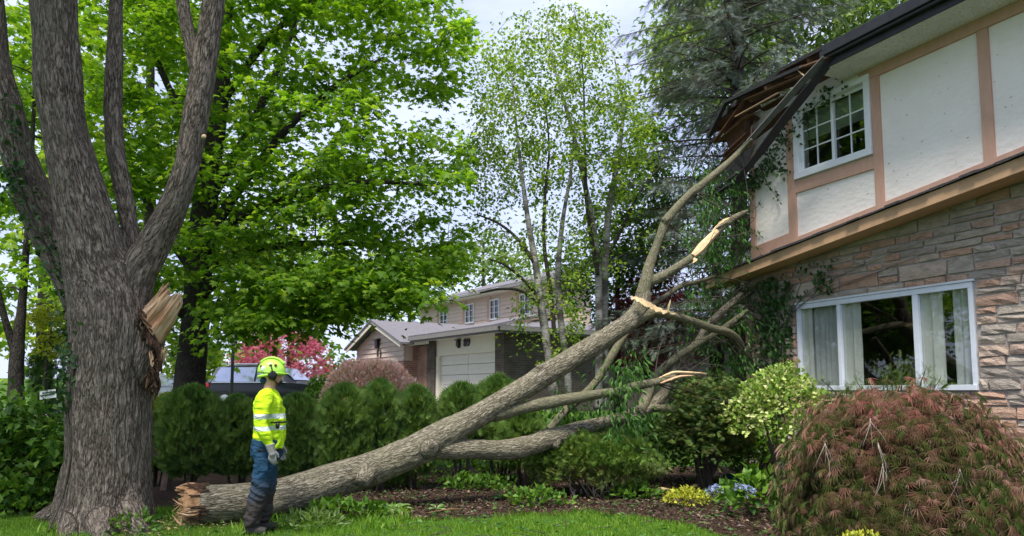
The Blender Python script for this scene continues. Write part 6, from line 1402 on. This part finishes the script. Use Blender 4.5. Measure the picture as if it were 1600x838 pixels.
for s in (-1, 1):
    f_ = mir if s < 0 else (lambda p: p); K, A_ = (kn_, an_) if s < 0 else (kn2, an2)
    tp.append(tb([(*f_((-.002, .09, .86)), .105), (*f_((-.012, .098, .72)), .108), (*f_(K), .094), (*f_(tuple(np.array(K)*.5+np.array(A_)*.5)), .090), (*f_((A_[0]+.005, A_[1], .14)), .086), (*f_((A_[0], A_[1], .10)), .07)]))
blend('trousers', tp, M['trouser'], man, .011, 3, .014, (9, 9, 16))
for s in (-1, 1):
    f_ = mir if s < 0 else (lambda p: p); A_ = an_ if s < 0 else an2
    blend('boot', [tb([(*f_((A_[0]-.012, A_[1], .22)), .060), (*f_((A_[0]-.015, A_[1], .07)), .056)]), tb([(*f_((A_[0]-.05, A_[1], .052)), .048), (*f_((A_[0]+.03, A_[1], .058)), .054), (*f_((A_[0]+.10, A_[1]+.008, .048)), .050), (*f_((A_[0]+.16, A_[1]+.012, .042)), .040)])], M['boot'], man, .009, 2)
    hv, he, hr = hand(s, f_(wr_), 1.15); blend('glove', skel(hv, he, hr, 1.12)+[tb([(*f_((.074, .286, .95)), .050), (*f_(wr_), .042), (*hv[0], .034)])], M['glove'], man, .0042, 1)
def ell(name, c, r, mat, cut=None, tilt=0.0, parent=man, nu=24, nv=16, exp=1.0):
    V, F, _ = sphere((0, 0, 0), (1, 1, 1), nu, nv); F = F[0]
    if cut is not None: F = F[(V[F][:, :, 2].mean(1) > cut)]
    V = V*np.array(r); ct, st_ = cos(tilt), sin(tilt); V = np.column_stack([V[:, 0]*ct+V[:, 2]*st_, V[:, 1], -V[:, 0]*st_+V[:, 2]*ct])+np.array(c)
    o = mesh(name, V, F, mat, parent, True, local=True)
    if cut is not None: m = o.modifiers.new('thick', 'SOLIDIFY'); m.thickness = .012
    return o
he_ = ell('helmet', (.018, 0, 1.700), (.148, .122, .142), M['helmet'], -.10, math.radians(6))
pts = np.array([[.022+.146*cos(a)+(.022 if cos(a) > .6 else 0), .119*sin(a), 1.690-.014*cos(a), .007] for a in np.linspace(0, 2*math.pi, 25)])
V, F, c_ = tube(pts, 6, n=1, cap=False); mesh('helmet_brim', V, F, M['helmet'], he_, True, local=True)
pts = np.array([[.012-.125*cos(a), .108*sin(a), 1.668-.022*cos(a), .016] for a in np.linspace(-1.5, 1.5, 13)])
V, F, c_ = tube(pts, 6, n=1); mesh('helmet_skirt', V, F, M['helmet'], he_, True, local=True)
V, F, _ = join([tube(np.array([[.022+.147*cos(a), s*.035, 1.705+.145*sin(a), .012] for a in np.linspace(.5, 2.5, 12)]), 6, n=1) for s in (-1, 1)]); mesh('helmet_ridge', V, F, M['helmet'], he_, True, local=True)
for x, z, r, mm in ((.075, 1.765, .016, M['rust']), (.025, 1.76, .020, M['black']), (-.075, 1.755, .014, M['rust'])):
    ell('helmet_vent', (x, -.098 if x > -.05 else -.088, z), (r, .020, r), mm, parent=he_, nu=12, nv=8)
ell('helmet_sticker', (-.045, -.101, 1.725), (.032, .014, .036), M['helmet_pale'], parent=he_, nu=12, nv=8)
for s in (-1, 1):
    em = ell('ear_muff', (.048, s*.108, 1.655), (.046, .030, .056), M['black'], nu=16, nv=12)
    V, F, _ = tube(np.array([[.05, s*.132, 1.66, .006], [.045, s*.135, 1.72, .006], [.03, s*.125, 1.77, .008]]), 6, n=3); mesh('muff_arm', V, F, M['black'], em, True, local=True)
V, F, _ = join([tube(np.array([[.128*cos(a)-.005+.0, .098*sin(a), 1.672, .014] for a in np.linspace(-1.15, 1.15, 11)]), 6, n=1)]); mesh('safety_glasses', V, F, M['lens_dark'], man, True, local=True)
V, F, _ = tube(np.array([[.035, -.085, 1.64, .008], [.085, -.05, 1.575, .008], [.105, 0, 1.563, .012], [.085, .05, 1.575, .008], [.035, .085, 1.64, .008]]), 6, n=4); mesh('chin_strap', V, F, M['black'], man, True, local=True)
V, F, _ = join([sphere((-.055, 0, 1.605), (.045, .065, .04), 12, 8)]); mesh('neck_guard', V, F, M['trouser'], man, True, local=True)
pts = np.array([[.018+.162*cos(a), .176*sin(a), 1.165, .011] for a in np.linspace(-1.35, 1.35, 15)]); V, F, _ = tube(pts, 5, n=1); mesh('chest_strap', V, F, M['black'], man, True, local=True)
V, F, _ = join([sphere((.125, -.165, 1.13), (.022, .018, .032), 10, 8)]); mesh('radio_mic', V, F, M['black'], man, True, local=True)
pts = np.array([[.0+.156*cos(a), .180*sin(a), .878, .012] for a in np.linspace(0, 2*math.pi, 21)]); V, F, _ = tube(pts, 5, n=1, cap=False); mesh('belt', V, F, M['black'], man, True, local=True)
V, F, _ = join([boxl(-.06, .05, -.215, -.185, .66, .80)]); o = mesh('thigh_pocket', V, F, M['trouser'], man, local=True); bevel(o, .01)

# ================================================================== cars
def car(label, loc, rz, paint, suv=True):
    root = thing('parked_car', label, 'car', loc, 'cars parked across the street', rz)
    H1 = 1.74 if suv else 1.45
    # stations along x: x, sill z, belt z, roof z, half width, roof half width
    ST = [(-2.38, .55, .95, 1.00, .78, .70), (-2.30, .42, 1.02, 1.08, .88, .74), (-2.12, .36, 1.06, 1.32 if suv else 1.1, .93, .74), (-1.85, .34, 1.07, H1-.10, .95, .72), (-1.4, .33, 1.06, H1, .955, .70), (-.5, .33, 1.04, H1+.02, .96, .71), (.25, .33, 1.03, H1, .96, .70), (.62, .33, 1.03, H1-.12, .96, .70), (1.25, .34, 1.05, 1.13, .95, .76), (1.8, .36, 1.00, 1.03, .92, .74), (2.2, .40, .90, .93, .86, .68), (2.38, .48, .74, .76, .72, .6)]
    V = []
    for x, s, b, r, w, rw in ST: V += [(x, -w*.95, s), (x, -w, (s+b)/2), (x, -w*.97, b), (x, -rw, r-.04), (x, -rw*.8, r), (x, rw*.8, r), (x, rw, r-.04), (x, w*.97, b), (x, w, (s+b)/2), (x, w*.95, s)]
    m = 10; i = np.arange(len(ST)-1)[:, None]*m; j = np.arange(m)[None]; F = np.stack([i+j, i+(j+1) % m, i+m+(j+1) % m, i+m+j], -1).reshape(-1, 4)
    b = mesh('body', V, [F, np.array([list(range(m)), [len(V)-1-q for q in range(m)]])], paint, root, True, local=True); bevel(b, .03)
    for sd in (-1, 1):
        for k, (xa, xb, xc, xd) in enumerate(((-1.95, -1.22, -1.25, -1.72), (-1.15, -.28, -.28, -1.13), (-.2, .95, .35, -.2))):
            y0_, y1_ = .955, .745
            P4 = [(xa, sd*y0_, 1.09), (xb, sd*y0_, 1.09), (xc, sd*y1_, H1-.10), (xd, sd*y1_, H1-.10)]
            c0 = np.array(P4); c1 = c0+np.array((0, -sd*.03, 0)); mesh('side_window', np.vstack([c0, c1]), BOXF, M['car_glass'], root, local=True)
        for x in (-1.42, 1.42):
            w = tube(np.array([[x, sd*.74, .36, .36], [x, sd*.76, .36, .375], [x, sd*.93, .36, .375], [x, sd*.965, .36, .33]]), 24, n=1); t = mesh('wheel', w[0], w[1], M['tyre'], root, True, local=True)
            w = tube(np.array([[x, sd*.955, .36, .25], [x, sd*.975, .36, .23]]), 16, n=1); mesh('rim', w[0], w[1], M['chrome'], t, False, local=True)
        V, F, _ = bar((-1.7, sd*.72, H1+.03), (.25, sd*.72, H1+.04), .04, .03); mesh('roof_rail', V, F, M['chrome'], root, local=True)
        V, F, _ = bar((-1.95, sd*.965, 1.065), (1.0, sd*.972, 1.065), .02, .035); mesh('window_trim', V, F, M['chrome'], root, local=True)
        V, F, _ = bar((-2.06, sd*.955, 1.08), (-1.76, sd*.76, H1-.1), .05, .10); mesh('pillar_trim', V, F, M['chrome'], root, local=True)
        V, F, _ = sphere((.78, sd*1.04, 1.12), (.09, .10, .08), 10, 8); mesh('door_mirror', V, F, M['black'], root, True, local=True)
        V, F, _ = boxl(-2.36, -2.05, sd*.80-.09, sd*.80+.14*sd+.0, .88, 1.04) if sd > 0 else boxl(-2.36, -2.05, -.95, -.71, .88, 1.04); o = mesh('tail_light', V, F, M['red_lens'], root, local=True); bevel(o, .02)
        V, F, _ = boxl(2.0, 2.26, min(sd*.62, sd*.86), max(sd*.62, sd*.86), .76, .88); o = mesh('headlight', V, F, M['white_alu'], root, local=True); bevel(o, .02)
    V, F, _ = box8([(.70, -.70, H1-.14), (.70, .70, H1-.14), (1.25, .74, 1.14), (1.25, -.74, 1.14), (.73, -.70, H1-.12), (.73, .70, H1-.12), (1.28, .74, 1.16), (1.28, -.74, 1.16)]); mesh('windscreen', V, F, M['car_glass'], root, local=True)
    V, F, _ = box8([(-2.16, -.66, 1.10), (-2.16, .66, 1.10), (-1.90, .62, H1-.14), (-1.90, -.62, H1-.14), (-2.19, -.66, 1.12), (-2.19, .66, 1.12), (-1.93, .62, H1-.12), (-1.93, -.62, H1-.12)]); mesh('rear_window', V, F, M['car_glass'], root, local=True)
    return root
c = P(424, 600, 29.0); car('black estate car with bright roof rails parked behind the hedge', (c[0], 29.0, float(ground_z(c[0], 29))+.12), math.radians(-6), M['car_black'])
c = P(262, 600, 31.5); car('silver car half hidden behind the maple trunk', (c[0]-.3, 31.5, float(ground_z(c[0], 31.5))+.03), math.radians(172), M['car_silver'], False)
# ================================================================== street furniture, fence, sign
c = P(361, 640, 22); lp = thing('lamp_post', 'dark slim lamp post rising behind the cedar hedge', 'lamp post', (c[0], 22, float(ground_z(c[0], 22))))
zt = P(361, 515, 22)[2]; z0 = float(ground_z(c[0], 22))
V, F, _ = tube(np.array([[0, 0, 0, .075], [0, 0, .25, .07], [0, 0, .3, .05], [0, 0, zt-z0-.45, .045]]), 12, n=2); mesh('pole', V, F, M['pole'], lp, True, local=True)
V, F, _ = join([tube(np.array([[0, 0, zt-z0-.45, .06], [0, 0, zt-z0-.40, .12], [0, 0, zt-z0-.1, .16]]), 8, n=1)]); ln = mesh('lantern', V, F, M['white_alu'], lp, local=True)
V, F, _ = tube(np.array([[0, 0, zt-z0-.1, .19], [0, 0, zt-z0-.02, .12], [0, 0, zt-z0+.06, .03]]), 8, n=1); mesh('lantern_cap', V, F, M['pole'], ln, local=True)
fn = thing('rail_fence', 'weathered wooden rail fence leaning between the ash trunk and the hedge', 'fence', G(262, 790))
def fb(name, a, b, w, h): V, F, c_ = bar(a, b, w, h); o = mesh(name, V, F, M['fence'], fn); bevel(o, .006)
fb('fence_post', P(254, 795, 11.0), P(275, 660, 11.2), .11, .11); fb('fence_rail', P(215, 708, 10.8), P(300, 702, 11.2), .05, .15); fb('fence_rail', P(215, 780, 10.7), P(330, 772, 11.3), .05, .15); fb('fence_rail', P(300, 705, 11.25), P(420, 700, 11.8), .05, .14)
sg = thing('garden_sign', 'small white lawn sign with two dark lines of lettering', 'sign', (P(75, 660, 13.2)[0], 13.2, 0))
a, b = P(62, 617, 13.2), P(88, 615, 13.0); c0 = [P(62, 625, 13.2), P(88, 621, 13.0), P(88, 608, 13.0), P(62, 611, 13.2)]; nn = np.array((0, .012, 0))
V = np.vstack([c0, [q+nn for q in c0]]); mesh('sign_board', V, BOXF, M['white'], sg)
V, F, _ = join([bar(np.append(P(67, 624, 13.18)[:2], -.02), P(67, 620, 13.18), .015, .015), bar(np.append(P(84, 622, 13.05)[:2], -.02), P(84, 618, 13.05), .015, .015)])
V[:, 1] += .03; mesh('sign_stake', V, F, M['pole'], sg)
sn = simple('sign_print', (.03, .07, .06), .6, .1)
def printline(px0, px1, py, hpx):
    """strokes of an unreadable line of small print"""
    x = px0; parts = []
    while x < px1:
        w = random.uniform(.7, 1.5); f0 = (x-62)/26; f1 = (x+w-62)/26; d0, d1 = 13.2-.2*f0-.012, 13.2-.2*f1-.012; sl = -.13
        q = [P(x, py+hpx+sl*(x-px0), d0), P(x+w, py+hpx+sl*(x-px0), d1), P(x+w, py+sl*(x-px0), d1), P(x, py+sl*(x-px0), d0)]; parts.append(box8(q+[p+np.array((0, .004, 0)) for p in q])); x += w+random.uniform(.35, .8)
    V, F, _ = join(parts); mesh('sign_lettering', V, F, sn, sg)
printline(66, 83, 613.6, 2.2); printline(64, 84.5, 617.4, 2.4)
hz = G(1160, 757, .06)
parts = []
for q in range(3):
    a = np.linspace(0, 2*math.pi, 33); parts.append(tube(np.column_stack([hz[0]+(.26-.03*q)*np.cos(a), hz[1]+.25+(.22-.03*q)*np.sin(a), .05+.055*q+.01*np.sin(a*3), np.full(33, .028)]), 8, n=1, cap=False))
V, F, _ = join(parts); o = mesh('garden_hose', V, F, M['hose'], smooth=True, loc=(hz[0], hz[1]+.25, .02)); props(o, 'coiled dark green garden hose lying by the stone corner', 'hose')
def chip(label, a, b, w, mat='torn_pale'):
    a, b = G(*a), G(*b); a[2] = b[2] = .06; m_ = (a+b)/2+np.array((0, .02, .02)); V, F, c_ = tube(np.array([list(a)+[w*.4], list(m_)+[w], list(b)+[w*.3]]), 6, n=4, rough=.35)
    o = wood('wood_splinter', [(V, F, c_)], M[mat], None, False, loc=m_); props(o, label, 'wood splinter', 'pale splinters scattered on the bed')
chip('long pale splinter lying between the juniper and the golden plant', (1016, 777), (1046, 771), .03); chip('short pale splinter behind the golden plant', (1078, 769), (1096, 767), .03); chip('pale splinter near the coiled hose', (1153, 761), (1180, 757), .035)
chip('thin bare stick at the edge of the lawn', (662, 811), (735, 804), .012, 'lumber')
